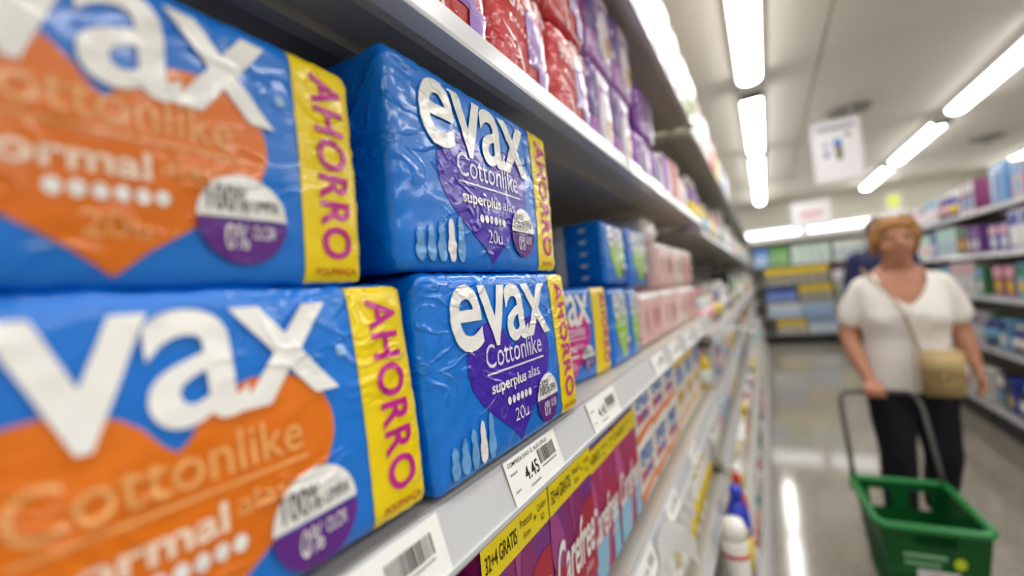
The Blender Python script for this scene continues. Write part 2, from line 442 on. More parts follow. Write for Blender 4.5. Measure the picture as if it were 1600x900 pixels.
# ------------------------------------------------------------------ shelving
METAL, RAIL, DARK = mat('#b9babd', .42, .25), mat('#c3c5c9', .33, 0, .25), mat('#5b5854', .55)
UNDER = mat('#b2ada3', .45)
def shelving(label, y0, y1, levels, xf, depth, zt, sgn=1, plinth='#2a2a2c', railm=RAIL, ends=True):
    """gondola along the aisle; sgn=1 faces +x, sgn=-1 faces -x; xf = front of the shelves"""
    t = thing('shelving_unit', label, 'shelves', (xf-sgn*depth/2, (y0+y1)/2, 0), (0, 0, 0 if sgn > 0 else PI), 'shop shelving units')
    L = (y1-y0)/2; D = depth/2
    put('back_panel', boxbm(-D-.02, -D, -L, L, .02, zt), mat('#c2beb4', .6), t, False)
    if ends:
        for sy in (-1, 1): put('upright', boxbm(-D-.02, -D+.05, sy*(L-.015)-.015, sy*(L-.015)+.015, 0, zt, .003), METAL, t, False)
    lo = levels[0]
    put('plinth', boxbm(-D, D+lo[1]-.03, -L, L, 0, lo[0]-.045), mat(plinth, .5), t, False)
    for z, ex in levels:
        F = D+ex
        dk = put('shelf_deck', extr_y([(-D, z-.004), (-D, z), (F, z), (F, z-.034), (F-.012, z-.034), (F-.012, z-.024), (F-.06, z-.024), (F-.06, z-.032), (F-.075, z-.032), (F-.075, z-.02), (-D, z-.02)], -L, L), UNDER, t, False)
        rl = put('price_rail', extr_y([(F+.001, z-.001), (F+.004, z-.001), (F+.0155, z-.034), (F+.018, z-.034), (F+.018, z-.038), (F+.001, z-.038)], -L, L), railm, dk, False)
        put('rail_lip', extr_y([(F+.0155, z-.034), (F+.0165, z-.031), (F+.0195, z-.031), (F+.0195, z-.0395), (F+.0155, z-.0395)], -L, L), mat('#e6e6e2', .3), rl, False) if False else None
    for z, ex in levels[1:]:
        for sy in (-1, 1): put('bracket', boxbm(-D, D*.3, sy*(L-.035)-.003, sy*(L-.035)+.003, z-.07, z-.02), METAL, t, False)
    return t
LV_A = [(.14, .10), (.40, .09), (.65, 0), (.965, 0), (1.2375, 0), (1.603, 0), (1.975, 0)]
shelving('grey metal shelving unit at the left holding blue pad packs', -1.0, 1.81, LV_A, -.203, .43, 2.12)
LV_B = [(.14, .10), (.42, .06), (.68, 0), (.93, 0), (1.16, 0), (1.57, 0), (1.95, 0)]
shelving('grey metal shelving unit at the left just past the pink packs', 1.84, 4.3, LV_B, -.203, .43, 2.12)
shelving('grey metal shelving unit on the left, third from the viewer', 4.33, 6.8, LV_B, -.203, .43, 2.12)
shelving('grey metal shelving unit on the left, farthest from the viewer', 6.83, 9.3, LV_B, -.203, .43, 2.12)
LV_R = [(.21, .06), (.64, 0), (1.05, 0), (1.39, 0), (1.735, 0)]
shelving('grey shelving unit at the right, nearest the viewer', 2.6, 4.95, LV_R, 1.50, .42, 2.0, -1)
shelving('grey shelving unit at the right behind the person with the basket', 4.98, 7.4, LV_R, 1.50, .42, 2.0, -1)
shelving('grey shelving unit at the right, farthest from the viewer', 7.43, 9.8, LV_R, 1.50, .42, 2.0, -1)

# ------------------------------------------------------------------ blue pad packs (nearest shelf)
ZS = 1.2379
D2 = math.radians
pad_pack('blue pad pack with orange heart, lower of the two nearest the camera', (-.200-.055, .096, ZS+.0042), 'o1', (0, D2(-4), 0), w=.25, d=.11, h=.1405, dv=-.055, hx='#e47400', tone='#f0ae68', tone2='#f8e2cc', seed=1, kind='normal')
pad_pack('blue pad pack with orange heart, upper of the two nearest the camera', (-.212-.055, .082, 1.3855), 'o2', (0, 0, 0), w=.222, d=.11, h=.1285, hx='#e47400', tone='#f0ae68', tone2='#f8e2cc', seed=2, kind='normal')
pad_pack('blue pad pack with purple heart standing above the 4.45 price tag', (-.197-.055, .350, ZS+.0016), 'p1', (0, D2(-1.5), 0), w=.246, d=.11, h=.1515, bv=.195, hx='#3f1fb0', seed=3)
pad_pack('blue pad pack with purple heart on top of its twin', (-.203-.055, .3385, 1.3935), 'p2', (0, 0, D2(.6)), w=.249, d=.11, h=.152, hx='#3f1fb0', seed=4)
pad_pack('blue pad pack hidden behind the upper purple-heart pack', (-.335-.055, .30, 1.3935), 'p2', (0, 0, D2(-2)), w=.243, d=.11, h=.148, hx='#3f1fb0', seed=4)
pad_pack('blue pad pack behind the lower purple-heart pack', (-.325-.055, .335, ZS), 'p1', (0, 0, 0), w=.246, d=.11, h=.1515, bv=.195, hx='#3f1fb0', seed=3)
pad_pack('blue pad pack with magenta heart and narrow yellow savings band', (-.240-.055, .614, ZS), 'm1', (0, 0, D2(-9)), w=.208, d=.10, h=.1375, hx='#d4148c', seed=5, detail=2, e0=.74, cell=.005, kind='normal')
pad_pack('blue pad pack with lime heart in the lower row beside the magenta one', (-.230-.055, .777, ZS), 'g1', (0, 0, 0), w=.104, d=.11, h=.132, hx='#9ad400', seed=6, band=False, detail=1, cell=.006)
pad_pack('narrow blue pad pack with lime heart between lime pack and pink packs', (-.230-.055, .870, ZS), 'g2', (0, 0, 0), w=.072, d=.11, h=.128, hx='#9ad400', seed=7, band=False, detail=1, cell=.006)
gp = pad_pack('blue pad pack with lime heart and striped side on upper row', (-.250-.075, .855, 1.3775), 'g3', (0, 0, 0), w=.135, d=.15, h=.118, hx='#9ad400', seed=8, band=False, detail=1, cell=.006)
Fg = Film(.135, .15, .118, seed=8, cell=.006)
link('side_stripe', Fg.decal(rect(.36, .50, .01, .99), .0018, 'side'), film('#c9cbcf'), gp)
for k in range(5):
    link('side_mark', Fg.decal(merge([ell(.74, .13+.185*k, .05, .032, n=10), poly([(.70, .13+.185*k), (.82, .17+.185*k), (.74, .10+.185*k)])]), .0018, 'side'), film('#b8cfe8'), gp)
pad_pack('blue pad pack with lime heart at far end of the upper row', (-.250-.06, 1.030, 1.3685), 'g4', (0, 0, 0), w=.168, d=.12, h=.130, hx='#9ad400', seed=9, band=False, detail=1, cell=.006)

# ------------------------------------------------------------------ generic goods
def crop(bm, x0=0, x1=1, y0=0, y1=1):
    for co, no in (((x0, 0, 0), (-1, 0, 0)), ((x1, 0, 0), (1, 0, 0)), ((0, y0, 0), (0, -1, 0)), ((0, y1, 0), (0, 1, 0))):
        bmesh.ops.bisect_plane(bm, geom=bm.verts[:]+bm.edges[:]+bm.faces[:], dist=1e-7, plane_co=co, plane_no=no, clear_outer=True)
    return bm
def front_print(bm, w, d, h, lift=.0006, face='front'):
    for v in bm.verts:
        u, t = v.co.x, v.co.y
        if face == 'front': v.co = Vector((d/2+lift, (u-.5)*w, t*h))
        elif face == 'side': v.co = Vector(((u-.5)*d, -w/2-lift, t*h))
        else: v.co = Vector((d/2-t*d, (u-.5)*w, h+lift))
    return mesh_of(bm, 'print', False)
CARTON = {}
def carton_parts(w, d, h, body, prints, m=card):
    P = [('carton_body', mesh_of(boxbm(-d/2, d/2, -w/2, w/2, 0, h, min(.003, w*.05)), 'carton', False), m(body), [])]
    for q in prints:
        nm, bm, hx, lift = q[:4]; face = q[4] if len(q) > 4 else 'front'
        P.append((nm, front_print(bm, w, d, h, lift, face), m(hx), []))
    return P
# ---- panty-liner cartons with petals, ribbon and yellow offer strip
def liner_parts(c1, c2, c3, top, ribbon, w=.126, d=.15, h=.203, lower=None, dv=0.):
    leaf = lambda x, y, L, wd, a: poly([(x+math.cos(a)*L*t-math.sin(a)*wd*math.sin(PI*t)*s, y+math.sin(a)*L*t+math.cos(a)*wd*math.sin(PI*t)*s)
                                        for s, ts in ((1, [k/10 for k in range(11)]), (-1, [1-k/10 for k in range(1, 10)])) for t in ts])
    pr = [('petal_print', crop(leaf(.10, .45, .75, .20, 1.5)), c2, .0005), ('petal_print', crop(leaf(.55, .50, .62, .22, 1.25)), c3, .0006),
          ('petal_print', crop(leaf(.90, .42, .70, .20, 1.8)), c2, .0007), ('petal_print', crop(leaf(.25, .38, .55, .13, 2.0)), c3, .0008),
          ('petal_print', crop(leaf(.62, .44, .50, .12, 1.6)), c1, .0009),
          ('ribbon_print', crop(poly([(0, .22), (.25, .27), (.5, .25), (.75, .21), (1, .24), (1, .63+dv), (.85, .64+dv), (.7, .61+dv), (.5, .50+dv), (.25, .44+dv), (0, .46+dv)])), ribbon, .0012)]
    if lower: pr += [('swatch_print', poly([(.02, .02), (.46, .02), (.56, .30), (.06, .30)]), lower, .0014), ('swatch_print', poly([(.70, .02), (.97, .02), (.97, .40), (.78, .40)]), lower, .0014)]
    else: pr += [('swatch_print', crop(poly([(.05, 0), (.7, 0), (.95, .22), (.5, .22)])), '#5b2fae', .0014), ('swatch_print', crop(poly([(.7, 0), (.98, 0), (.98, .2)])), '#c85aa8', .0015)]
    pr += [('brand_lettering', text('Carefree', .05, .96, .30+dv, .58+dv, .02, shear=.35), '#f4eef0', .0019),
           ('plus_lettering', text('plus', .66, .86, .205+dv, .28+dv, 0, shear=.2), '#ead0dc', .0019),
           ('offer_strip', rect(0, 1, .835, .995), '#f2dc00', .0019),
           ('offer_lettering', text('32+4 GRATIS', .04, .46, .885, .955, .008), '#2c2408', .0024),
           ('offer_divider', rect(.485, .492, .84, .99), '#fbf2a0', .0024),
           ('offer_lettering', text('Protección', .52, .71, .925, .965), '#2c2408', .0024),
           ('offer_lettering', text('Extra', .56, .67, .87, .90), '#2c2408', .0024),
           ('offer_lettering', text('+', .735, .775, .90, .93, .01), '#2c2408', .0024),
           ('offer_lettering', text('Confort', .80, .96, .925, .96), '#2c2408', .0024),
           ('offer_lettering', text('SD', .85, .91, .87, .90), '#2c2408', .0024),
           ('top_panel', rect(.01, .99, .01, .99), top, .0006, 'top')]
    return carton_parts(w, d, h, c1, pr)
pl = liner_parts('#8e1f6e', '#7a2a86', '#a2448c', '#3c2c8c', '#b0143e', dv=.08)
pk = liner_parts('#b02468', '#a82a72', '#c4568e', '#5fa4d8', '#b81a48', lower='#86c0e4', h=.186)
LN = [('plum panty-liner carton with yellow offer strip, left one of its pair', .3585, pl), ('plum panty-liner carton with yellow offer strip, right one of its pair', .4870, pl),
      ('pink and light-blue panty-liner carton with yellow strip, beside the plum pair', .6180, pk), ('pink and light-blue panty-liner carton next to the white cartons', .7460, pk)]
for k, (lb, y, P) in enumerate(LN):
    assemble(P, thing('liner_carton', lb, 'carton', (-.221-.075-(.010 if k > 1 else 0), y, .9655), group='panty-liner cartons'))
tp = carton_parts(.12, .14, .185, '#b01248', [('swatch_print', poly([(.3, 0), (1, 0), (1, .72), (.45, .85)]), '#118f92', .0006), ('swatch_print', ell(.85, .84, .14, .13), '#9c8f84', .0009)])
assemble(tp, thing('liner_carton', 'crimson and teal carton left of the plum cartons', 'carton', (-.232-.07, .228, .9655), group='panty-liner cartons'))
# ---- white cartons with blue brand lettering and coloured words
def white_parts(w, d, h, dots, strip, top):
    pr = [('brand_lettering', text('evax', .1, .9, .60, .92, .02), '#3f6fc4', .0008)]
    for k in range(5): pr.append(('coloured_word', rect(.10+.15*k, .22+.15*k, .33+.02*(k % 2), .52+.03*((k+1) % 2)), dots[k % len(dots)], .0008))
    pr += [('strip_print', poly([(0, .04), (1, .16), (1, .28), (0, .2)]), strip, .0009), ('top_panel', rect(.01, .99, .01, .99), top, .0006, 'top')]
    return carton_parts(w, d, h, '#efece2', pr)
wp = white_parts(.13, .14, .105, ['#c23a8e', '#d84a3a', '#8e3aa8', '#3a78c8'], '#f07a18', '#d8e6f2')
wy = white_parts(.15, .14, .205, ['#e8c020', '#d89898', '#d0c060'], '#f0c8a0', '#f2cf00')
for i in range(3):
    for k in range(2):
        assemble(wp, thing('liner_carton', 'white carton with blue lettering and orange stripe, %s layer, %s from the pink cartons' % (('lower', 'upper')[k], ORD[i]), 'carton',
                           (-.232-.07, .885+.134*i, .9655+.1056*k), group='white liner cartons'))
for i in range(3):
    t = assemble(wy, thing('liner_carton', 'cream carton with yellow top on the lower left shelf, %s from the viewer' % ORD[i], 'carton', (-.232-.07, 1.305+.156*i, .9655), group='cream cartons'))
    if i < 2: link('offer_strip', front_print(rect(0, 1, .86, .99), .15, .14, .205, .0014), card('#f2c800'), t)

# ---- soft low-detail packs
PK = {}
def soft_pack(label, loc, w, d, h, body, prints=(), key=None, rot=(0, 0, 0), group=None, name='film_pack', cat='pack', seed=0, cell=.012, lumps=0, wr=.0013):
    key = key or (w, d, h, body, seed)
    if key not in PK:
        F = Film(w, d, h, r=.016, bulge=.007, wr=wr, seed=seed, cell=cell)
        if lumps:
            base = F.pt
            def pt(x, y, z, lift=0., base=base, hy=w/2):
                p = base(x, y, z, lift); q = abs(math.sin(PI*lumps*(y/hy+1)/2))**.5
                return (p[0] - (1-q)*.010*(1 if x > 0 else -1), p[1], p[2])
            F.pt = pt
        P = [('wrapper', F.mesh(), film(body), [])]
        for nm, bm, hx, lf in prints: P.append((nm, F.decal(bm, lf, step=.012), film(hx), []))
        PK[key] = P
    return assemble(PK[key], thing(name, label, cat, loc, rot, group))
# red and lilac packs on the upper shelf
ZU = 1.6034
RED = '#c22a34'
def red_pr():
    return [('purple_panel', rect(.50, .80, .28, .70), '#8a5cb8', .0011), ('label_block', rect(.70, .93, .10, .34), '#9468c4', .0018),
            ('percent_lettering', text('90%', .14, .46, .62, .80, .02), '#f4dcdc', .0020), ('brand_lettering', text('SUN', .48, .92, .72, .95, .005), '#f0d4d8', .0026),
            ('small_lettering', merge([rect(.22+.05*k, .255+.05*k, .52-.02*k, .55-.02*k) for k in range(9)]), '#f0d0d4', .0026),
            ('leaf_print', poly([(.28, .42), (.36, .30), (.50, .05), (.42, .12)]), '#f2e4da', .0020)]
def red_pack(label, y, z, w=.139, h=.148, x=-.228):
    return soft_pack(label, (x-.06, y, z), w, .12, h, RED, red_pr() if ('red', w, h) not in PK else (), key=('red', w, h), seed=11, cell=.006, group='red film packs', name='film_pack')
red_pack('red film pack on upper shelf, at the top edge of the picture', .327, ZU)
red_pack('red film pack with white 90% lettering on the upper shelf', .477, ZU)
red_pack('red film pack on upper shelf right next to the lilac packs', .634, ZU)
red_pack('red film pack lying on the red one next to the lilac packs', .640, ZU+.150)
red_pack('red film pack stacked above the 90% lettering pack', .490, ZU+.150)
red_pack('red film pack stacked at the left end of the red row', .340, ZU+.150)
LIL = '#9c62b0'
def lil_pr():
    return [('white_panel', ell(.62, .42, .30, .30), '#e6dcea', .0011), ('flower_print', ell(.70, .34, .12, .12), '#dca650', .0018), ('dark_panel', rect(.02, .25, .35, .97), '#5a3a86', .0013),
            ('lettering', merge([rect(.32+.08*k, .37+.08*k, .74, .88) for k in range(7)]), '#efe6f2', .0018), ('stripe', rect(.28, .31, .1, .8), '#efe6f2', .0016)]
def lil_pack(label, y, z, w=.124, h=.165, x=-.230, s=1):
    return soft_pack(label, (x-.06, y, z), w, .12, h, LIL, lil_pr() if ('lil', w, h) not in PK else (), key=('lil', w, h), seed=12, cell=.008, group='lilac film packs')
lil_pack('lilac film pack with gold flower print, lower row beside the red packs', .780, ZU)
lil_pack('lilac film pack with gold flower print, lower row, second from the red packs', .915, ZU)
lil_pack('lilac film pack with flower print, upper row above the seam to the red packs', .815, ZU+.166, w=.134, h=.165)
lil_pack('lilac film pack with flower print, upper row next to the shelf gap', .963, ZU+.166, w=.134, h=.165)
VIO = '#7a1aa0'
for k, (y, z, lb) in enumerate([(1.10, ZU, 'lower row beside the lilac pack'), (1.275, ZU, 'lower row, second from the lilac pack'), (1.18, ZU+.131, 'resting across the two lower ones')]):
    soft_pack('deep violet film pack with white panel, ' + lb, (-.235-.06, y, z), .165, .12, .13, VIO, [('white_panel', rect(.68, .97, .05, .95), '#e4d6ea', .0012), ('dark_print', ell(.35, .5, .14, .3), '#4a1a7a', .0012)] if k == 0 else (), key='vio', group='violet film packs', seed=13)
soft_pack('white and violet film pack on upper shelf before the red one', (-.235-.05, 1.43, ZU), .12, .1, .16, '#e4dce6', [('violet_panel', rect(.02, .4, .1, .9), '#8a3ab0', .0012)], seed=14, group='far packs of the upper shelf')
soft_pack('red film pack with pale pink front at far end of upper shelf', (-.235-.05, 1.57, ZU), .14, .1, .17, '#cc3a3a', [('pink_panel', rect(.3, .97, .05, .95), '#eaa8a4', .0012)], seed=15, group='far packs of the upper shelf')
soft_pack('pale pink film pack at the very end of upper shelf', (-.235-.05, 1.72, ZU), .13, .1, .14, '#e8c4c0', [('white_panel', rect(.2, .8, .3, .8), '#f2eae8', .0012)], seed=16, group='far packs of the upper shelf')
# top shelf
ZT = 1.9755
TOP = [(.60, .15, .24, '#e9e9ef', '#2b3f8c'), (.78, .16, .26, '#eceaf0', '#9a4ab0'), (.97, .17, .27, '#e6e8f0', '#24386e'), (1.16, .17, .28, '#ebe9ec', '#27407a'),
       (1.35, .16, .29, '#f0eef0', '#d8c8d8'), (1.53, .15, .29, '#f0eef0', '#e2b8c8'), (1.69, .14, .28, '#eceae6', '#c8c4d0'),
       (1.94, .16, .30, '#e4ead0', '#b8d08a'), (2.12, .16, .30, '#e0e8cc', '#a8c878'), (2.33, .17, .26, '#f0d8d8', '#e09aa0'), (2.60, .18, .26, '#eed4d4', '#e8b0b0'),
       (2.95, .2, .22, '#e85a3a', '#f0c0a0'), (3.30, .2, .20, '#e8e070', '#c8d850'), (3.65, .2, .22, '#5a6ad0', '#d0d4f0'), (4.0, .2, .22, '#e8e6ea', '#7aa0d8')]
for k, (y, ww, hh, c, c2) in enumerate(TOP):
    z = ZT if y < 1.8 else 1.9505
    soft_pack('tall soft pack on the topmost left shelf, %s from the viewer' % (ORD+['eleventh', 'twelfth', 'thirteenth', 'fourteenth', 'fifteenth'])[k], (-.212-.07, y, z), ww, .14, hh, c,
              [('front_panel', rect(.30, .55, .05, .8), c2, .0013), ('front_panel', ell(.74, .5, .18, .2), c2, .0013)], seed=20+k, group='packs on the topmost left shelf')
# pink multi-packs
PNK = [('#e8bcbc', '#c87890'), ('#ecc8c4', '#d090a0'), ('#f0d8d2', '#e0b4b0'), ('#e8b8b4', '#d8a0a4')]
for i, (y, ww) in enumerate([(1.035, .205), (1.255, .195), (1.46, .17), (1.645, .16)]):
    for k in range(2):
        c, c2 = PNK[i]
        if i == 0 and k == 1: continue
        soft_pack('pink ribbed film pack, %s row, %s from the blue packs' % (('lower', 'upper')[k], ORD[i]), (-.232-.07, y, ZS+.121*k), ww, .14, .12, c,
                  [('print_mark', ell(.2+.28*j, .5, .04, .2), c2, .0016) for j in range(3)] + [('white_seal', rect(.02, .98, .86, .98), '#f4eeec', .0016)] if k == 0 or i == 0 else (), key=('pink', i), seed=40+i, lumps=3, group='pink ribbed packs', cell=.009)
t = soft_pack('white-topped pink bag standing on the second pink pack', (-.235-.07, 1.21, ZS+.1215*2), .12, .10, .065, '#f2ebe8', (), seed=47, group='pink ribbed packs', wr=.006)

# ------------------------------------------------------------------ price tags on the rails
TILT = math.atan2(.0115, .038)
INK, INK2 = paper('#1c1c1e'), paper('#8a8a8c')
def price_tag(label, y0, y1, z, price, title='', xf=-.203, detail=True, h=.0375, zc=0.):
    """tag on the sloping rail of the shelf with top z"""
    W = y1-y0
    t = thing('price_tag', label, 'price tag', (xf+.0168, (y0+y1)/2, z-.0365+zc), (0, -TILT, 0), 'price tags on the left shelf rails')
    bm = bm_new(); box(bm, 0, .0006, -W/2, W/2, 0, h)
    put('paper', bm, mat('#eeeeec', .45, 0, .2), t, False)
    def pr(nm, b, m):
        for v in b.verts: v.co = Vector((.0009, (v.co.x-.5)*W, v.co.y*h))
        put(nm, b, m, t, False)
    if detail:
        if title: pr('title_lettering', text(title, .04, .80, .84, .93, .004), INK)
        r_ = random.Random(int(y0*1e4)); bars = []; x = .56
        while x < .90:
            wv = r_.choice([.004, .006, .010]); bars.append(rect(x, x+wv, .47, .80)); x += wv + r_.choice([.005, .007, .01])
        pr('barcode', merge(bars), INK)
        pr('price_lettering', text(price, .26, .52, .36, .66, .012), INK)
        pr('fine_print', merge([rect(.05+.03*k, .07+.03*k, .66, .71) for k in range(4)] + [rect(.05+.03*k, .07+.03*k, .30, .34) for k in range(3)] + [rect(.3+.025*k, .318+.025*k, .2, .24) for k in range(8)] + [rect(.58+.02*k, .594+.02*k, .38, .42) for k in range(16)]), INK2)
    else:
        pr('price_lettering', text(price, .30, .52, .35, .6, .01), INK2)
        pr('barcode', merge([rect(.6+.03*k, .615+.03*k, .4, .75) for k in range(9)]), INK2)
    return t
price_tag('white price tag reading 4.05 under the nearest orange-heart pack', .112, .222, 1.2375, '4.05')
price_tag('white price tag with barcode reading 4.45 below the purple-heart packs', .306, .402, 1.2375, '4.45', 'COMPRESA EVAX CL ALAS S/PLUS')
price_tag('white price tag under the magenta-heart pack', .495, .600, 1.2375, '4.45')
for k, (a, b, lb) in enumerate([(.83, .93, 'under the narrow lime-heart pack'), (1.0, 1.1, 'under the first pink pack'), (1.2, 1.3, 'under the second pink pack'), (1.42, 1.52, 'under the third pink pack')]):
    price_tag('blurred white price tag ' + lb, a, b, 1.2375, '3.95', detail=False)
for k, (a, b, lb) in enumerate([(.62, .72, 'below the pink liner cartons'), (.83, .93, 'below the first white carton'), (1.12, 1.22, 'below the third white carton')]):
    price_tag('white price tag on the lower rail ' + lb, a, b, .965, '2.95', detail=False)
for k, (a, b, lb) in enumerate([(.80, .9, 'lilac packs'), (.98, 1.1, 'violet packs')]):
    price_tag('white price tag on the upper rail below the ' + lb, a, b, 1.603, '3.25', detail=False)
# paper tags that stick out of the rail
def wobbler(label, y, z, L=.1, W=.075, up=0., drop=.03):
    t = thing('shelf_talker', label, 'price tag', (-.184, y, z), group='white shelf talkers')
    bm = bm_new(); n = 8; A = []
    for k in range(n+1):
        a = k/n; x = L*a; zz = up*a + .006*math.sin(PI*a) - drop*a*a
        A.append([bm.verts.new((x, s*W/2, zz)) for s in (-1, 1)])
    for p, q in zip(A, A[1:]): bm.faces.new((p[0], q[0], q[1], p[1]))
    bmesh.ops.solidify(bm, geom=bm.faces[:], thickness=.0008); bmesh.ops.recalc_face_normals(bm, faces=bm.faces)
    put('paper', bm, mat('#f2f2f0', .5), t, False)
    b = merge([rect(.03+.012*k, .039+.012*k, -.018, .02) for k in range(3)])
    for v in b.verts:
        a = v.co.x/L; v.co = Vector((v.co.x, v.co.y, up*a + .006*math.sin(PI*a) - drop*a*a + .0012))
    put('print', b, paper('#9a9a9c'), t)
tk = thing('shelf_talker', 'white curled paper strip peeling off the rail below the white cartons', 'price tag', (-.186, .72, .95), group='white shelf talkers')
bm = bm_new(); cp = [(0, 0, .018), (.003, .04, .024), (.009, .09, .006), (.017, .14, -.028), (.025, .18, -.066)]
pr_ = [[bm.verts.new((x_+k_*.006, y_-k_*.012, z_-k_*.045)) for k_ in (0, 1)] for x_, y_, z_ in cp]
for p_, q_ in zip(pr_, pr_[1:]): bm.faces.new((p_[0], p_[1], q_[1], q_[0]))
bmesh.ops.solidify(bm, geom=bm.faces[:], thickness=.0008); bmesh.ops.recalc_face_normals(bm, faces=bm.faces)
put('paper', bm, mat('#f4f4f2', .5), tk, False)
wobbler('white shelf talker sticking out into the aisle past the pink packs', 2.02, 1.165, .13, .06, .01)
wobbler('white shelf talker far down the left shelves', 4.1, 1.0, .12, .1)

# ------------------------------------------------------------------ bottles, cans and boxes farther away
GP = {}
def bottle_parts(r, h, body, cap, lab, kind, sy=1.):
    P = []
    if kind == 'bottle':
        pb = [(r*.9, 0), (r, .01*h), (r, .66*h), (r*.86, .74*h), (r*.45, .80*h), (r*.42, .83*h)]; pc = [(r*.5, .825*h), (r*.5, .97*h), (r*.42, h)]
    elif kind == 'jug':
        pb = [(r*.92, 0), (r, .02*h), (r, .6*h), (r*.9, .72*h), (r*.6, .84*h), (r*.4, .87*h)]; pc = [(r*.52, .865*h), (r*.52, .98*h), (r*.4, h)]
    else:
        pb = [(r*.94, 0), (r, .01*h), (r, .80*h), (r*.92, .83*h)]; pc = [(r*.93, .825*h), (r*.93, .94*h), (r*.7, h)]
    P.append(('bottle_body', mesh_of(lathe(bm_new(), pb, 16, 1, sy), 'bottle'), plastic(body), []))
    P.append(('cap', mesh_of(lathe(bm_new(), pc, 14, 1, sy), 'cap'), plastic(cap), []))
    P.append(('label_band', mesh_of(lathe(bm_new(), [(r*1.012, .16*h), (r*1.012, .52*h)], 16, 1, sy), 'label'), plastic(lab), []))
    return P
def goods(kind, body, c2, c3, label, group, loc, rz, w, d, h, cat):
    key = (kind, body, c2, c3, round(w, 2), round(h, 2))
    if key not in GP:
        if kind in ('bottle', 'can', 'jug'): GP[key] = bottle_parts(w/2, h, body, c2, c3, kind, 1.25 if kind == 'jug' else 1.)
        else:
            GP[key] = carton_parts(w, d, h, body, [('front_panel', rect(.08, .92, .62, .95), c2, .001), ('front_panel', ell(.5, .34, .3, .2), c3, .001), ('front_panel', rect(.1, .9, .05, .1), c2, .001)])
    return assemble(GP[key], thing({'bottle': 'bottle', 'can': 'spray_can', 'jug': 'detergent_bottle', 'carton': 'product_carton'}[kind], label, cat, loc, (0, 0, rz), group))
CN = {'#f0efec': 'white', '#d8d8da': 'pale grey', '#3a4ab0': 'blue', '#e8c81c': 'yellow', '#7a4a9a': 'purple', '#c83a3a': 'red', '#4a8a5a': 'green', '#e8b0b8': 'pink', '#2a2a30': 'black',
      '#79b4dc': 'light-blue', '#1c2f7c': 'navy', '#2f9a9a': 'teal', '#a8dcd0': 'mint', '#e07830': 'orange', '#cfc4a0': 'beige', '#8a3a6a': 'plum'}
def fill(rs, unit, shelf, y0, y1, xf, z, sgn, pal, kinds, hmin, hmax, wmin, wmax, gap=.006, back=.0, room=9):
    hmax = min(hmax, room); hmin = min(hmin, hmax-.02)
    y = y0
    while True:
        kd = rs.choice(kinds); w_ = round(rs.uniform(wmin, wmax), 2); h_ = round(rs.uniform(hmin, hmax), 2)
        rep = rs.choice([1, 2, 2, 3]); c = rs.choice(pal); c2 = rs.choice(pal); c3 = rs.choice(['#f0efec', '#79b4dc', '#e8c81c', '#e8b0b8', '#f0efec'])
        dep = w_ if kd != 'carton' else .12
        ww = w_*1.25 if kd == 'jug' else w_
        for _ in range(rep):
            if y + ww > y1: return
            noun = {'bottle': 'bottle', 'can': 'can', 'jug': 'detergent bottle', 'carton': 'carton'}[kd]
            goods(kd, c, c2, c3, '%s %s on the %s of the %s' % (CN[c], noun, shelf, unit), 'goods on the %s of the %s' % (shelf, unit),
                  (xf - sgn*(dep/2+.012+back), y+ww/2, z+.0006), 0 if sgn > 0 else PI, w_, dep, h_, {'bottle': 'bottle', 'can': 'can', 'jug': 'bottle', 'carton': 'carton'}[kd])
            y += ww + gap
rs = random.Random(21)
MIX = ['#f0efec', '#f0efec', '#d8d8da', '#f0efec', '#d8d8da', '#cfc4a0', '#e8c81c', '#7a4a9a', '#c83a3a', '#4a8a5a', '#a8dcd0', '#e8b0b8', '#cfc4a0', '#2a2a30', '#d8d8da', '#d8d8da']
SH = ['bottom shelf', 'second shelf up', 'third shelf up', 'fourth shelf up', 'fifth shelf up', 'sixth shelf up', 'seventh shelf up']
for i, (z, ex) in enumerate(LV_A[:3]):
    fill(rs, 'left pad-pack shelving', SH[i], .60 if i == 2 else .75, 1.78 if i != 1 else 1.20, -.21+ex, z, 1, MIX, ['bottle', 'can', 'bottle', 'jug'], .15, .22, .05, .075, room=LV_A[i+1][0]-z-.045)
assemble(bottle_parts(.034, .30, '#ece9e4', '#f4f2ee', '#b8b6b2', 'can'), thing('spray_can', 'tall white spray can with red ring and yellow stripe near the aisle', 'can', (-.140, 1.37, .4006)))
sc = bpy.data.objects[[o.name for o in bpy.data.objects if o.name.startswith('spray_can')][-1]]
for o in bpy.data.objects:
    if o.get('label', '').startswith('tall white spray can'): sc = o
put('ring', lathe(bm_new(), [(.0352, .205), (.0352, .215)], 18), plastic('#c8281e'), sc)
put('yellow_stripe', boxbm(.018, .0345, .006, .030, .22, .27, .004), plastic('#f0c800'), sc, False)
goods('jug', '#2038c0', '#2038c0', '#e8c81c', 'deep blue detergent bottle behind the tall white spray can', None, (-.145, 1.57, .4006), 0, .075, .075, .31, 'bottle')
goods('bottle', '#c83a3a', '#c83a3a', '#f0efec', 'red bottle behind the deep blue detergent bottle', None, (-.15, 1.70, .4006), 0, .06, .06, .30, 'bottle')
for u, (a, b) in enumerate([(1.88, 4.27), (4.37, 6.77), (6.87, 9.27)]):
    un = ['left shelving beyond pink packs', 'third left shelving', 'farthest left shelving'][u]
    for i, (z, ex) in enumerate(LV_B[:6]):
        big = u > 0
        fill(rs, un, SH[i], a, b, -.21+ex, z, 1, MIX, ['bottle', 'can', 'carton', 'jug'] if not big else ['carton', 'jug'], .15, .26, .055 if not big else .12, .09 if not big else .2, gap=.008 if not big else .02, room=LV_B[i+1][0]-z-.05)
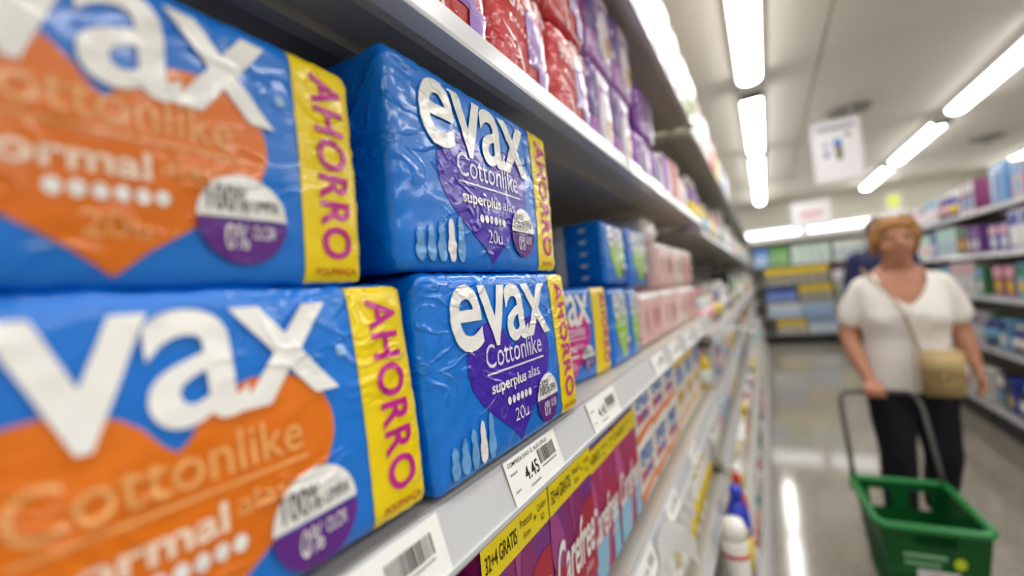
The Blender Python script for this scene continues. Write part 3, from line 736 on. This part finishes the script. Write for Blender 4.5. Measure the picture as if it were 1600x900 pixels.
RP = ['#1c2f7c', '#79b4dc', '#79b4dc', '#f0efec', '#f0efec', '#2f9a9a', '#a8dcd0', '#e8b0b8', '#7a4a9a', '#3a4ab0', '#1c2f7c', '#d8d8da', '#4a8a5a', '#8a3a6a']
rs = random.Random(5)
RS = ['bottom shelf', 'second shelf up', 'third shelf up', 'fourth shelf up', 'top shelf']
for u, (a, b) in enumerate([(2.66, 4.90), (5.03, 7.35), (7.48, 9.75)]):
    un = ['near right shelving', 'middle right shelving', 'far right shelving'][u]
    for i, (z, ex) in enumerate(LV_R):
        pal = RP if i else ['#1c2f7c', '#2a2a30', '#f0efec', '#c83a3a', '#3a4ab0', '#2a2a30']
        if u == 0 and i == 4:
            fill(rs, un, RS[i], a, 4.46, 1.507, z, -1, pal, ['carton'], .2, .27, .10, .19, gap=.012); a = 4.78
        fill(rs, un, RS[i], a, b, 1.507-ex, z, -1, pal, ['carton', 'carton', 'carton', 'bottle'], .2, .27, .10, .19, gap=.012)
# ------------------------------------------------------------------ shelving along the back wall
def back_unit():
    yb = 10.0
    t = thing('shelving_unit', 'long shelving unit along the back wall with white light strips on top', 'shelves', (1.4, yb+.3, 0), (0, 0, -PI/2), 'shop shelving units')
    Lw, D = 2.2, .3
    put('back_panel', boxbm(-D-.02, -D, -Lw, Lw, 0, 2.25), mat('#b8b6b0', .6), t, False)
    put('plinth', boxbm(-D, D-.02, -Lw, Lw, 0, .165), mat('#1c1c1e', .5), t, False)
    for z in (.21, .52, .83, 1.15, 1.51):
        dk = put('shelf_deck', boxbm(-D, D, -Lw, Lw, z-.03, z, .003), METAL, t, False)
        put('price_rail', boxbm(D, D+.008, -Lw, Lw, z-.028, z+.001), mat('#8a8a8c', .4), dk, False)
    for sy in (-1, 1): put('upright', boxbm(-D, -D+.06, sy*Lw-.02, sy*Lw+.02, 0, 2.25), METAL, t, False)
    hd = put('canopy', boxbm(-D, D+.05, -Lw, Lw, 1.96, 2.24), mat('#c9c7bf', .6), t, False)
    for k in range(3): put('light_strip', boxbm(D+.05, D+.065, -Lw+.25+1.3*k, -Lw+1.42+1.3*k, 2.08, 2.19, .004), mat('#f6f8ff', .4, emit=3.2), hd, False)
back_unit()
YB = 10.0
def row(label, z, x0, x1, n, h, body, lid, lab, dy=0.):
    W = (x1-x0)/n
    key = ('case', round(W, 3), h, body, lid, lab)
    if key not in GP:
        P = carton_parts(W-.012, .22, h, body, [('label_panel', rect(.08, .92, .12, .6), lab, .001), ('label_panel', rect(.2, .8, .3, .42), body, .002)])
        P.append(('lid', mesh_of(boxbm(-.113, .113, -W/2+.003, W/2-.003, h*.60, h+.002, .006), 'lid', False), plastic(lid), []))
        GP[key] = P
    for k in range(n):
        assemble(GP[key], thing('detergent_tub', label, 'tub', (x0+W*(k+.5), YB+.13+dy, z+.0008), (0, 0, -PI/2), label+' group'))
row('grey tub with yellow lid on the upper back-wall shelf', 1.15, -0.028, 0.997, 6, 0.315, '#b4ac98', '#f0d000', '#8a8474')
row('pale tub with plum lid on the upper back-wall shelf', 1.15, 1.045, 1.662, 4, 0.315, '#cfc8cc', '#5a1848', '#e8e4e0')
row('blue tub with navy lid on the back-wall shelf', 0.83, -0.028, 0.475, 3, 0.275, '#5a7ac8', '#1c3a9c', '#8aa4dc')
row('grey tub with yellow lid on the middle back-wall shelf', 0.83, 0.503, 1.045, 3, 0.275, '#b0a894', '#f0d000', '#948c7c')
row('pale green tub on the middle back-wall shelf', 0.83, 1.092, 1.710, 4, 0.275, '#ccd8b4', '#e4e4d8', '#7aa06a')
row('white tub with pale-blue label on the back-wall shelf', 0.52, -0.028, 0.522, 4, 0.265, '#dce6f0', '#f0f2f4', '#a8c4e4')
row('light-blue tub on the back-wall shelf', 0.52, 0.541, 1.045, 4, 0.265, '#b4cce4', '#c4d8ea', '#7aa4d4')
row('tub with bright yellow front on the back-wall shelf', 0.52, 1.064, 1.520, 3, 0.265, '#f0d840', '#e8e4d0', '#f4e890')
row('beige tub with yellow lid on the bottom back-wall shelf', 0.21, 0.095, 0.589, 3, 0.265, '#cfc9b8', '#f0d000', '#b8b09c')
row('pale-blue tub on the bottom back-wall shelf', 0.21, 0.608, 1.064, 3, 0.265, '#bcccdc', '#9cb8dc', '#d8e0e8')
row('blue tub with red label on the bottom back-wall shelf', 0.21, 1.083, 1.520, 3, 0.265, '#3a58b8', '#4a68c4', '#b03a4a')
row('green pack on the top back-wall shelf', 1.51, 0.095, 0.399, 2, 0.360, '#5a9a4a', '#6aa858', '#a8cc90')
row('white pack on the top back-wall shelf', 1.51, 0.437, 1.064, 4, 0.360, '#dfe6e0', '#c8d8d0', '#b0ccc0')
row('pale yellow pack on the top back-wall shelf', 1.51, 1.102, 1.805, 5, 0.360, '#e2e2b8', '#dfe4d4', '#a8c0e0')
row('light-blue pack at the left end of the top back-wall shelf', 1.51, -0.190, 0.076, 1, 0.360, '#6a9ad8', '#5a8ad0', '#c8dcf0')
soft_pack('large light-blue film pack standing tall on the top right shelf', (1.512+.09, 4.62, 1.7355), .26, .16, .29, '#5f9cd8', [('front_panel', rect(.45, .6, .05, .95), '#3a6ab8', .0014), ('front_panel', ell(.25, .5, .14, .3), '#a8cdea', .0014)], seed=60, rot=(0, 0, PI))

# ------------------------------------------------------------------ green trolley basket
def basket():
    # rim corners in metres: far-left, far-right, near-right, near-left
    cxb, cyb, zr, zb = .418, 2.262, .435, .075
    t = thing('shopping_basket', 'green plastic shopping basket on wheels with tall black pull handle', 'basket', (cxb, cyb, 0), (0, 0, D2(3)))
    G = mat('#0a6a2e', .4, 0, .15, var=.06, vscale=30.); hw, hd = .152, .205; bw, bd = .118, .165
    def wall(nm, A, B, a2, b2, holes, th=.004):
        """A,B = top corners, a2,b2 = bottom corners; holes in (u0,u1,v0,v1)"""
        A, B, a2, b2 = map(Vector, (A, B, a2, b2)); us = sorted({0, 1, *[h for q in holes for h in q[:2]]}); vs = sorted({0, 1, *[h for q in holes for h in q[2:]]})
        bm = bm_new(); g = {}
        def V(u, v):
            if (u, v) not in g: g[(u, v)] = bm.verts.new((a2.lerp(b2, u)).lerp(A.lerp(B, u), v))
            return g[(u, v)]
        for u0, u1 in zip(us, us[1:]):
            for v0, v1 in zip(vs, vs[1:]):
                um, vm = (u0+u1)/2, (v0+v1)/2
                if any(q[0] < um < q[1] and q[2] < vm < q[3] for q in holes): continue
                bm.faces.new((V(u0, v0), V(u1, v0), V(u1, v1), V(u0, v1)))
        bmesh.ops.solidify(bm, geom=bm.faces[:], thickness=th)
        bmesh.ops.recalc_face_normals(bm, faces=bm.faces)
        return put(nm, bm, G, t, False)
    T = [(-hw, hd, zr), (hw, hd, zr), (hw, -hd, zr), (-hw, -hd, zr)]; Bt = [(-bw, bd, zb), (bw, bd, zb), (bw, -bd, zb), (-bw, -bd, zb)]
    wall('far_wall', T[0], T[1], Bt[0], Bt[1], [(.16, .40, .70, .90), (.62, .86, .70, .90)])
    wall('near_wall', T[3], T[2], Bt[3], Bt[2], [(.30, .70, .82, .93)])
    slots = [(.12+.2*k, .24+.2*k, .25, .30) for k in range(4)] + [(.12+.2*k, .24+.2*k, .38, .43) for k in range(4)]
    wall('side_wall', T[0], T[3], Bt[0], Bt[3], [(.15+.19*k, .28+.19*k, .15, .35) for k in range(4)])
    wall('side_wall', T[1], T[2], Bt[1], Bt[2], [(.15+.19*k, .28+.19*k, .15, .35) for k in range(4)])
    put('floor_tray', boxbm(-bw, bw, -bd, bd, zb-.006, zb+.004, .003), G, t, False)
    def rr_(w_, d_, r, z):
        pts = []
        for sx, sy, a0 in ((1, 1, 0), (-1, 1, PI/2), (-1, -1, PI), (1, -1, 1.5*PI)):
            for k in range(5):
                a = a0 + PI/2*k/4; pts.append((sx*(w_-r)+r*math.cos(a), sy*(d_-r)+r*math.sin(a), z))
        return pts
    put('rim', tube(bm_new(), rr_(hw+.006, hd+.006, .035, zr), .0145, 10, True), mat('#0f7c38', .38, 0, .2), t)
    put('rim_skirt', loft(bm_new(), [rr_(hw+.004, hd+.004, .035, zr-.045), rr_(hw+.010, hd+.010, .035, zr-.044), rr_(hw+.014, hd+.014, .035, zr-.006)]), G, t) if False else None
    for k in range(3):
        z = .13+.07*k; f = (z-zb)/(zr-zb); put('rib', tube(bm_new(), rr_(bw+(hw-bw)*f+.003, bd+(hd-bd)*f+.003, .012, z), .004, 6, True), G, t)
    # stickers on the near wall
    n = Vector((0, -1, -.1)).normalized()
    def stick(nm, u0, u1, v0, v1, hx, off=.006, round_=False):
        A, B = Vector(Bt[3]), Vector(Bt[2]); C, Dd = Vector(T[3]), Vector(T[2])
        b = ell((u0+u1)/2, (v0+v1)/2, (u1-u0)/2, (v1-v0)/2, n=18) if round_ else rect(u0, u1, v0, v1)
        for v in b.verts: v.co = A.lerp(B, v.co.x).lerp(C.lerp(Dd, v.co.x), v.co.y) + n*off
        return put(nm, b, plastic(hx), t, False)
    stick('sticker', .30, .72, .34, .58, '#e8e6e8'); stick('sticker_print', .40, .60, .42, .53, '#c03848', .0068, True); stick('sticker_print', .34, .68, .36, .40, '#3c4a9c', .0068)
    stick('dot_sticker', .66, .78, .62, .74, '#b8d020', .006, True); stick('pale_lettering', .18, .60, .70, .74, '#7fb890'); stick('pale_lettering', .18, .54, .62, .655, '#7fb890')
    # receipt and white label lying inside on the far wall
    # handle
    H = mat('#3f3e3c', .4, 0, .1); hz = .775
    tp = [(-.150, .200, zr-.02), (-.150, .215, zr+.06), (-.148, .335, hz-.06), (-.142, .378, hz-.018), (-.118, .392, hz), (-.04, .395, hz+.003), (.04, .395, hz+.003), (.118, .392, hz), (.142, .378, hz-.018), (.148, .335, hz-.06), (.150, .215, zr+.06), (.150, .200, zr-.02)]
    hd_ = put('handle', tube(bm_new(), tp, .0105, 10), H, t)
    for sx in (-1, 1): put('handle_mount', boxbm(sx*.150-.014, sx*.150+.014, .188, .216, zr-.05, zr+.022, .005), mat('#0a5f2a', .4), t, False)
    for sx in (-1, 1):
        for sy in (-1, 1):
            bm = lathe(bm_new(), [(.012, -.011), (.033, -.011), (.036, -.006), (.036, .006), (.033, .011), (.012, .011)], 18)
            for v in bm.verts: v.co = Vector((v.co.z + sx*(bw-.022), v.co.x + sy*(bd-.03), v.co.y + .0362))
            wh = put('wheel', bm, mat('#2a2a2c', .5), t); put('wheel_bracket', boxbm(sx*(bw-.022)-.018, sx*(bw-.022)+.018, sy*(bd-.03)-.014, sy*(bd-.03)+.014, .050, zb, .003), mat('#0a5f2a', .4), t, False)
    return t
basket()

# ------------------------------------------------------------------ people
def ico(bm, c, r, sub=2):
    M = Matrix.Translation(Vector(c)) @ Matrix.Diagonal((*((r, r, r) if not isinstance(r, tuple) else r), 1))
    bmesh.ops.create_icosphere(bm, subdivisions=sub, radius=1, matrix=M)
def chain(bm, pr):
    """limb as overlapping tapered pieces; pr = [(point, radius), ...]"""
    for p, r in pr: ico(bm, p, r)
    for (p, r0), (q, r1) in zip(pr, pr[1:]): tube(bm, [p, Vector(p).lerp(Vector(q), .5), q], [r0, (r0+r1)/2, r1], 14)
def trunk(bm, rings, n=28, pw=2.4):
    R_ = []
    for cx_, cy_, z, rx, ry in rings:
        R_.append([(cx_ + rx*math.copysign(abs(math.cos(a))**(2/pw), math.cos(a)), cy_ + ry*math.copysign(abs(math.sin(a))**(2/pw), math.sin(a)), z) for a in [2*PI*k/n for k in range(n)]])
    loft(bm, R_)
def sculpt(name, bm, m, parent, voxel=.006, smooth=4, cut=None, disp=None):
    bmesh.ops.recalc_face_normals(bm, faces=bm.faces)
    me = bpy.data.meshes.new(name); bm.to_mesh(me); bm.free()
    o = bpy.data.objects.new(name, me); COL.objects.link(o)
    rm = o.modifiers.new('r', 'REMESH'); rm.mode = 'VOXEL'; rm.voxel_size = voxel
    sm = o.modifiers.new('s', 'SMOOTH'); sm.iterations = smooth; sm.factor = .5
    dg = bpy.context.evaluated_depsgraph_get(); me2 = bpy.data.meshes.new_from_object(o.evaluated_get(dg)); bpy.data.objects.remove(o); bpy.data.meshes.remove(me)
    b = bmesh.new(); b.from_mesh(me2); bpy.data.meshes.remove(me2)
    if disp:
        b.normal_update()
        for v in b.verts: v.co += v.normal*disp(v.co)
    if cut:
        bmesh.ops.delete(b, geom=[f for f in b.faces if cut(f.calc_center_median())], context='FACES')
        for _ in range(14):                                  # even out the cut edge
            new = {}
            for v in b.verts:
                nb = [e.other_vert(v) for e in v.link_edges if e.is_boundary]
                if len(nb) == 2: new[v] = v.co*.4 + (nb[0].co + nb[1].co)*.3
            for v, c in new.items(): v.co = c
    return put(name, b, m, parent)
def hand_grip(bm, hx, by, bz, s=1):
    """right or left hand closed over a bar along x at (y=by, z=bz); s=+1: thumb towards +x"""
    trunk(bm, [(hx, by+.052, bz+.030, .026, .017), (hx, by+.03, bz+.034, .034, .018)], 12)
    ico(bm, (hx, by+.026, bz+.026), (.040, .034, .017)); ico(bm, (hx, by+.004, bz+.026), (.040, .020, .014))
    for k in range(4):
        x = hx + s*(.030-.0205*k); L = [1, 1.1, 1.05, .88][k]
        chain(bm, [((x, by-.004, bz+.028), .0095), ((x, by-.028*L, bz+.012), .009), ((x, by-.026*L, bz-.014), .0085), ((x, by-.004, bz-.022), .008)])
    chain(bm, [((hx+s*.034, by+.030, bz+.022), .011), ((hx+s*.044, by+.014, bz-.004), .010), ((hx+s*.034, by-.006, bz-.024), .0088)])
def hand_relaxed(bm, w, k, s=1):
    """w = wrist, k = centre of the knuckles; the back of the hand faces outwards (s*x)"""
    w, k = Vector(w), Vector(k); d = (k-w).normalized(); side = Vector((0, -1, 0)); side = (side - d*side.dot(d)).normalized(); out = side.cross(d)*-s
    m = w.lerp(k, .62)
    for q in (-.026, -.009, .009, .026): chain(bm, [(w + side*q*.6, .014), (k + side*q, .013)])
    for i, q in enumerate((.030, .010, -.010, -.029)):
        L = [.9, 1.0, .95, .75][i]; a = k + side*q; inn = Vector((-s, 0, 0))
        p1 = a + (d*.036 + inn*.006 + side*q*.15)*L; p2 = p1 + (d*.022 + inn*.012)*L; p3 = p2 + (d*.012 + inn*.014)*L
        chain(bm, [(a, .0095), (p1, .009), (p2, .0083), (p3, .0075)])
    t0 = w.lerp(k, .3) + side*.026
    chain(bm, [(t0, .012), (t0 + side*.020 + d*.030 + Vector((-s*.010, 0, 0)), .0105), (t0 + side*.026 + d*.056 + Vector((-s*.018, 0, 0)), .009)])
SKIN = mat('#b47c60', .5, var=.06, vscale=25.)
def head(bm, y=0.):
    c = (0, -.022, 1.478)
    ico(bm, (0, -.010, 1.495), (.076, .092, .092), 3); ico(bm, (0, -.040, 1.455), (.068, .066, .085), 3); ico(bm, (0, -.062, 1.405), (.042, .040, .036))
    for s in (-1, 1):
        ico(bm, (s*.036, -.078, 1.445), (.026, .022, .024)); ico(bm, (s*.078, -.005, 1.468), (.010, .020, .030)); ico(bm, (s*.032, -.088, 1.500), (.024, .014, .010))
    chain(bm, [((0, -.100, 1.490), .009), ((0, -.118, 1.458), .0135)])
    for s in (-1, 1): ico(bm, (s*.011, -.110, 1.452), (.009, .010, .008))
    ico(bm, (0, -.100, 1.420), (.022, .010, .010))
def face(root):
    for s in (-1, 1):
        e = put('eye', (lambda b: (ico(b, (s*.031, -.0930, 1.477), (.0125, .009, .0058)), b)[1])(bm_new()), mat('#e6e0da', .2), root)
        put('iris', (lambda b: (ico(b, (s*.031, -.1000, 1.477), (.0052, .003, .0050)), b)[1])(bm_new()), mat('#3a2c22', .2), e)
        put('eyebrow', tube(bm_new(), [(s*.014, -.104, 1.499), (s*.032, -.106, 1.504), (s*.050, -.094, 1.499)], .0035, 6), mat('#8a5a34', .7), root)
    put('mouth', tube(bm_new(), [(-.024, -.1045, 1.421), (-.010, -.1105, 1.4225), (0, -.111, 1.4215), (.010, -.1105, 1.4225), (.024, -.1045, 1.421)], [.002, .0042, .0045, .0042, .002], 8), mat('#a85a54', .45), root)

def shoe(root, x, y, z, pitch=0., hx='#2a2624'):
    bm = bm_new(); ico(bm, (0, -.055, .035), (.043, .10, .034)); ico(bm, (0, .045, .042), (.034, .045, .042)); box(bm, -.036, .036, -.14, .08, 0, .016, .006)
    for v in bm.verts:
        v.co.z = max(v.co.z, 0); c_, s_ = math.cos(pitch), math.sin(pitch); yy, zz = v.co.y+.14, v.co.z
        v.co.y, v.co.z = yy*c_ - zz*s_ - .14, yy*s_ + zz*c_
        v.co += Vector((x, y, z))
    return sculpt('shoe', bm, mat(hx, .4), root, .006, 2)
# --- the shopper with the basket
wr_ = thing('person', 'person with short ginger hair in white blouse pulling the green basket', 'person', (.57, 2.90, 0))
BX, BY, BZ = .418-.57-.026, 2.262+.395-2.90+.003, .778       # where the right hand meets the handle bar
bm = bm_new()
trunk(bm, [(0, .01, .70, .10, .09), (0, .01, .78, .160, .115), (0, .005, .88, .162, .12), (0, 0, 1.0, .150, .115), (0, -.015, 1.13, .158, .128), (0, -.008, 1.22, .155, .105), (0, 0, 1.285, .115, .080), (0, 0, 1.33, .06, .06)])
chain(bm, [((0, .012, 1.27), .072), ((0, 0, 1.34), .064), ((0, -.012, 1.41), .058)]); ico(bm, (0, -.036, 1.372), (.050, .048, .026))
for s_ in (-1, 1): chain(bm, [((s_*.03, .02, 1.335), .045), ((s_*.10, .012, 1.275), .05)])
head(bm)
chain(bm, [((-.145, 0, 1.255), .056), ((-.192, .012, 1.14), .049), ((-.224, .015, 1.02), .042), ((-.212, -.09, .925), .038), ((BX-.004, BY+.062, BZ+.040), .027), ((BX, BY+.045, BZ+.032), .025)])
hand_grip(bm, BX, BY, BZ, 1)
chain(bm, [((.145, 0, 1.255), .056), ((.190, .018, 1.14), .049), ((.214, .028, 1.02), .042), ((.228, -.005, .93), .038), ((.236, -.035, .868), .027)])
hand_relaxed(bm, (.236, -.035, .868), (.246, -.056, .795), 1)
for s, kn, an in ((-1, (-.088, -.09, .44), (-.092, -.05, .10)), (1, (.094, -.02, .43), (.106, .17, .13))):
    chain(bm, [((s*.080, .005, .76), .085), (kn, .056), (an, .036)])
sculpt('body', bm, SKIN, wr_, .0052, 3)
face(wr_)
bm = bm_new()
trunk(bm, [(0, .01, .745, .180, .135), (0, .008, .80, .180, .137), (0, .005, .88, .178, .136), (0, 0, 1.0, .166, .130), (0, -.018, 1.12, .178, .150), (0, -.014, 1.17, .176, .138), (0, -.004, 1.235, .172, .114), (0, .004, 1.295, .135, .088), (0, .008, 1.335, .088, .075)])
chain(bm, [((-.138, 0, 1.252), .066), ((-.188, .01, 1.16), .063), ((-.206, .013, 1.105), .062)])
chain(bm, [((.138, 0, 1.252), .066), ((.188, .016, 1.16), .063), ((.206, .020, 1.105), .062)])
for s in (-1, 1): ico(bm, (s*.078, -.098, 1.105), (.080, .064, .072))
def vneck(c): return (c.y < -.01 and abs(c.x) < .092 and c.z > 1.165 + 11*c.x*c.x + .25*abs(c.x)) or (c.z > 1.30 and abs(c.x) < .078) or (c.z > 1.325)
bl = sculpt('blouse', bm, mat('#ece8e4', .8, bump=.5, bscale=45., var=.06, vscale=60.), wr_, .008, 5, vneck, lambda c: .004*noise.noise(Vector((c.x*14, c.y*14, c.z*7))))
put('button_placket', tube(bm_new(), [(0, -.160, 1.155), (0, -.166, 1.12), (0, -.155, 1.05), (0, -.136, .98), (0, -.134, .88), (0, -.130, .76)], .005, 6), mat('#d8d2c8', .7), bl)
for k in range(6): put('button', (lambda b: (ico(b, (0, [-.176, -.168, -.149, -.142, -.140, -.136][k], 1.14-.07*k), (.006, .003, .006)), b)[1])(bm_new()), mat('#c8c0b0', .4), bl)
bm = bm_new()
trunk(bm, [(0, .01, .66, .11, .10), (0, .01, .72, .165, .122), (0, .01, .80, .170, .126)])
for s, kn, an in ((-1, (-.088, -.088, .44), (-.092, -.045, .085)), (1, (.094, -.018, .43), (.106, .165, .125))):
    chain(bm, [((s*.082, .008, .74), .098), ((s*.086, (kn[1]+.01)/2, .60), .088), (kn, .074), (an, .066)])
sculpt('trousers', bm, mat('#15151e', .85, bump=.2, bscale=25., spec=.25), wr_, .008, 4, None, lambda c: .004*noise.noise(c*16))
shoe(wr_, -.092, -.05, 0); shoe(wr_, .106, .16, .0, D2(-22) if False else 0.)
bm = bm_new()
ico(bm, (0, .012, 1.512), (.096, .106, .092), 3)
rh = random.Random(4)
for k in range(46):
    a = rh.uniform(0, 2*PI); e = rh.uniform(-.25, 1.3); n_ = Vector((math.cos(a)*math.cos(e), math.sin(a)*math.cos(e), math.sin(e)))
    if n_.y < -.35 and n_.z < .55: continue
    ico(bm, (n_.x*.090, .012+n_.y*.100, 1.512+n_.z*.086), rh.uniform(.020, .032), 1)
for x_ in (-.055, -.03, -.005, .02, .045): ico(bm, (x_, -.078+abs(x_)*.25, 1.552+rh.uniform(-.008, .006)), (.024, .026, .020), 1)
for s in (-1, 1): ico(bm, (s*.084, -.018, 1.49), (.018, .034, .046)); ico(bm, (s*.08, .03, 1.45), (.022, .04, .04))
sculpt('hair', bm, mat('#9a6c36', .6, var=.3, vscale=60., bump=.6, bscale=90., stretch=(1, 1, .35)), wr_, .006, 2, None, lambda c: .004*noise.noise(c*55))
# --- her shoulder bag
bg = thing('shoulder_bag', 'beige flap handbag hanging at the hip on a thin strap', 'bag', (.57+.075, 2.90-.205, .755), (0, 0, D2(-6)))
put('bag_body', boxbm(-.072, .072, -.032, .032, 0, .195, .012), mat('#b79c6c', .6, bump=.2, bscale=60.), bg)
put('flap', boxbm(-.074, .074, -.040, -.030, .085, .200, .006), mat('#bfa676', .6, bump=.2, bscale=60.), bg)
put('flap_top', boxbm(-.074, .074, -.038, .030, .192, .203, .005), mat('#bfa676', .6), bg)
put('clasp', boxbm(-.014, .014, -.046, -.038, .078, .100, .003), mat('#a08a58', .3, .8), bg)
sp = [(-.066, -.015, .195), (-.085, .02, .30), (-.105, .03, .38), (-.150, .025, .47), (-.215, .115, .560), (-.235, .19, .602), (-.235, .25, .59), (-.20, .33, .5), (-.10, .36, .34), (.02, .30, .24), (.064, .10, .20), (.066, .0, .195)]
put('strap', tube(bm_new(), sp, .0045, 8), mat('#a58c5e', .6), bg)
# --- the other shopper, mostly hidden behind the first
w2 = thing('person', 'person in a navy jacket standing behind the ginger-haired shopper', 'person', (.94, 5.35, 0), (0, 0, D2(170)))
w2.scale = (1.14, 1.14, 1.14)
bm = bm_new()
trunk(bm, [(0, .01, .70, .10, .09), (0, .01, .78, .160, .115), (0, 0, 1.0, .150, .115), (0, -.01, 1.15, .165, .12), (0, 0, 1.285, .115, .080), (0, 0, 1.33, .06, .06)])
chain(bm, [((0, .008, 1.28), .060), ((0, -.012, 1.41), .053)]); head(bm)
for s in (-1, 1):
    chain(bm, [((s*.155, 0, 1.262), .055), ((s*.22, .02, 1.02), .042), ((s*.235, -.05, .84), .028)]); hand_relaxed(bm, (s*.235, -.05, .84), (s*.240, -.07, .765), s)
    chain(bm, [((s*.080, .005, .76), .085), ((s*.085, -.01, .44), .056), ((s*.09, .02, .10), .036)])
sculpt('body', bm, SKIN, w2, .006, 3); face(w2)
bm = bm_new()
trunk(bm, [(0, .01, .70, .180, .135), (0, .008, .80, .185, .14), (0, 0, 1.0, .178, .135), (0, -.01, 1.15, .190, .14), (0, 0, 1.24, .178, .115), (0, 0, 1.30, .12, .085), (0, 0, 1.35, .078, .075)])
for s in (-1, 1): chain(bm, [((s*.160, 0, 1.258), .068), ((s*.222, .02, 1.02), .056), ((s*.236, -.045, .86), .045)])
sculpt('jacket', bm, mat('#1b2350', .75, bump=.2, bscale=30.), w2, .008, 5, None, lambda c: .005*noise.noise(c*14))
bm = bm_new(); trunk(bm, [(0, .01, .66, .11, .10), (0, .01, .72, .160, .118), (0, .01, .78, .160, .118)])
for s in (-1, 1): chain(bm, [((s*.082, .008, .72), .095), ((s*.085, -.01, .44), .07), ((s*.09, .02, .09), .06)])
sculpt('trousers', bm, mat('#3a3c44', .8), w2, .008, 4); shoe(w2, -.09, .01, 0); shoe(w2, .09, .01, 0)
bm = bm_new(); ico(bm, (0, .012, 1.512), (.090, .100, .085), 3); ico(bm, (0, .06, 1.46), (.078, .045, .07)); ico(bm, (0, -.07, 1.56), (.06, .03, .02))
sculpt('hair', bm, mat('#3a3430', .6, var=.3, vscale=60., bump=.5, bscale=90.), w2, .006, 2, None, lambda c: .003*noise.noise(c*50))
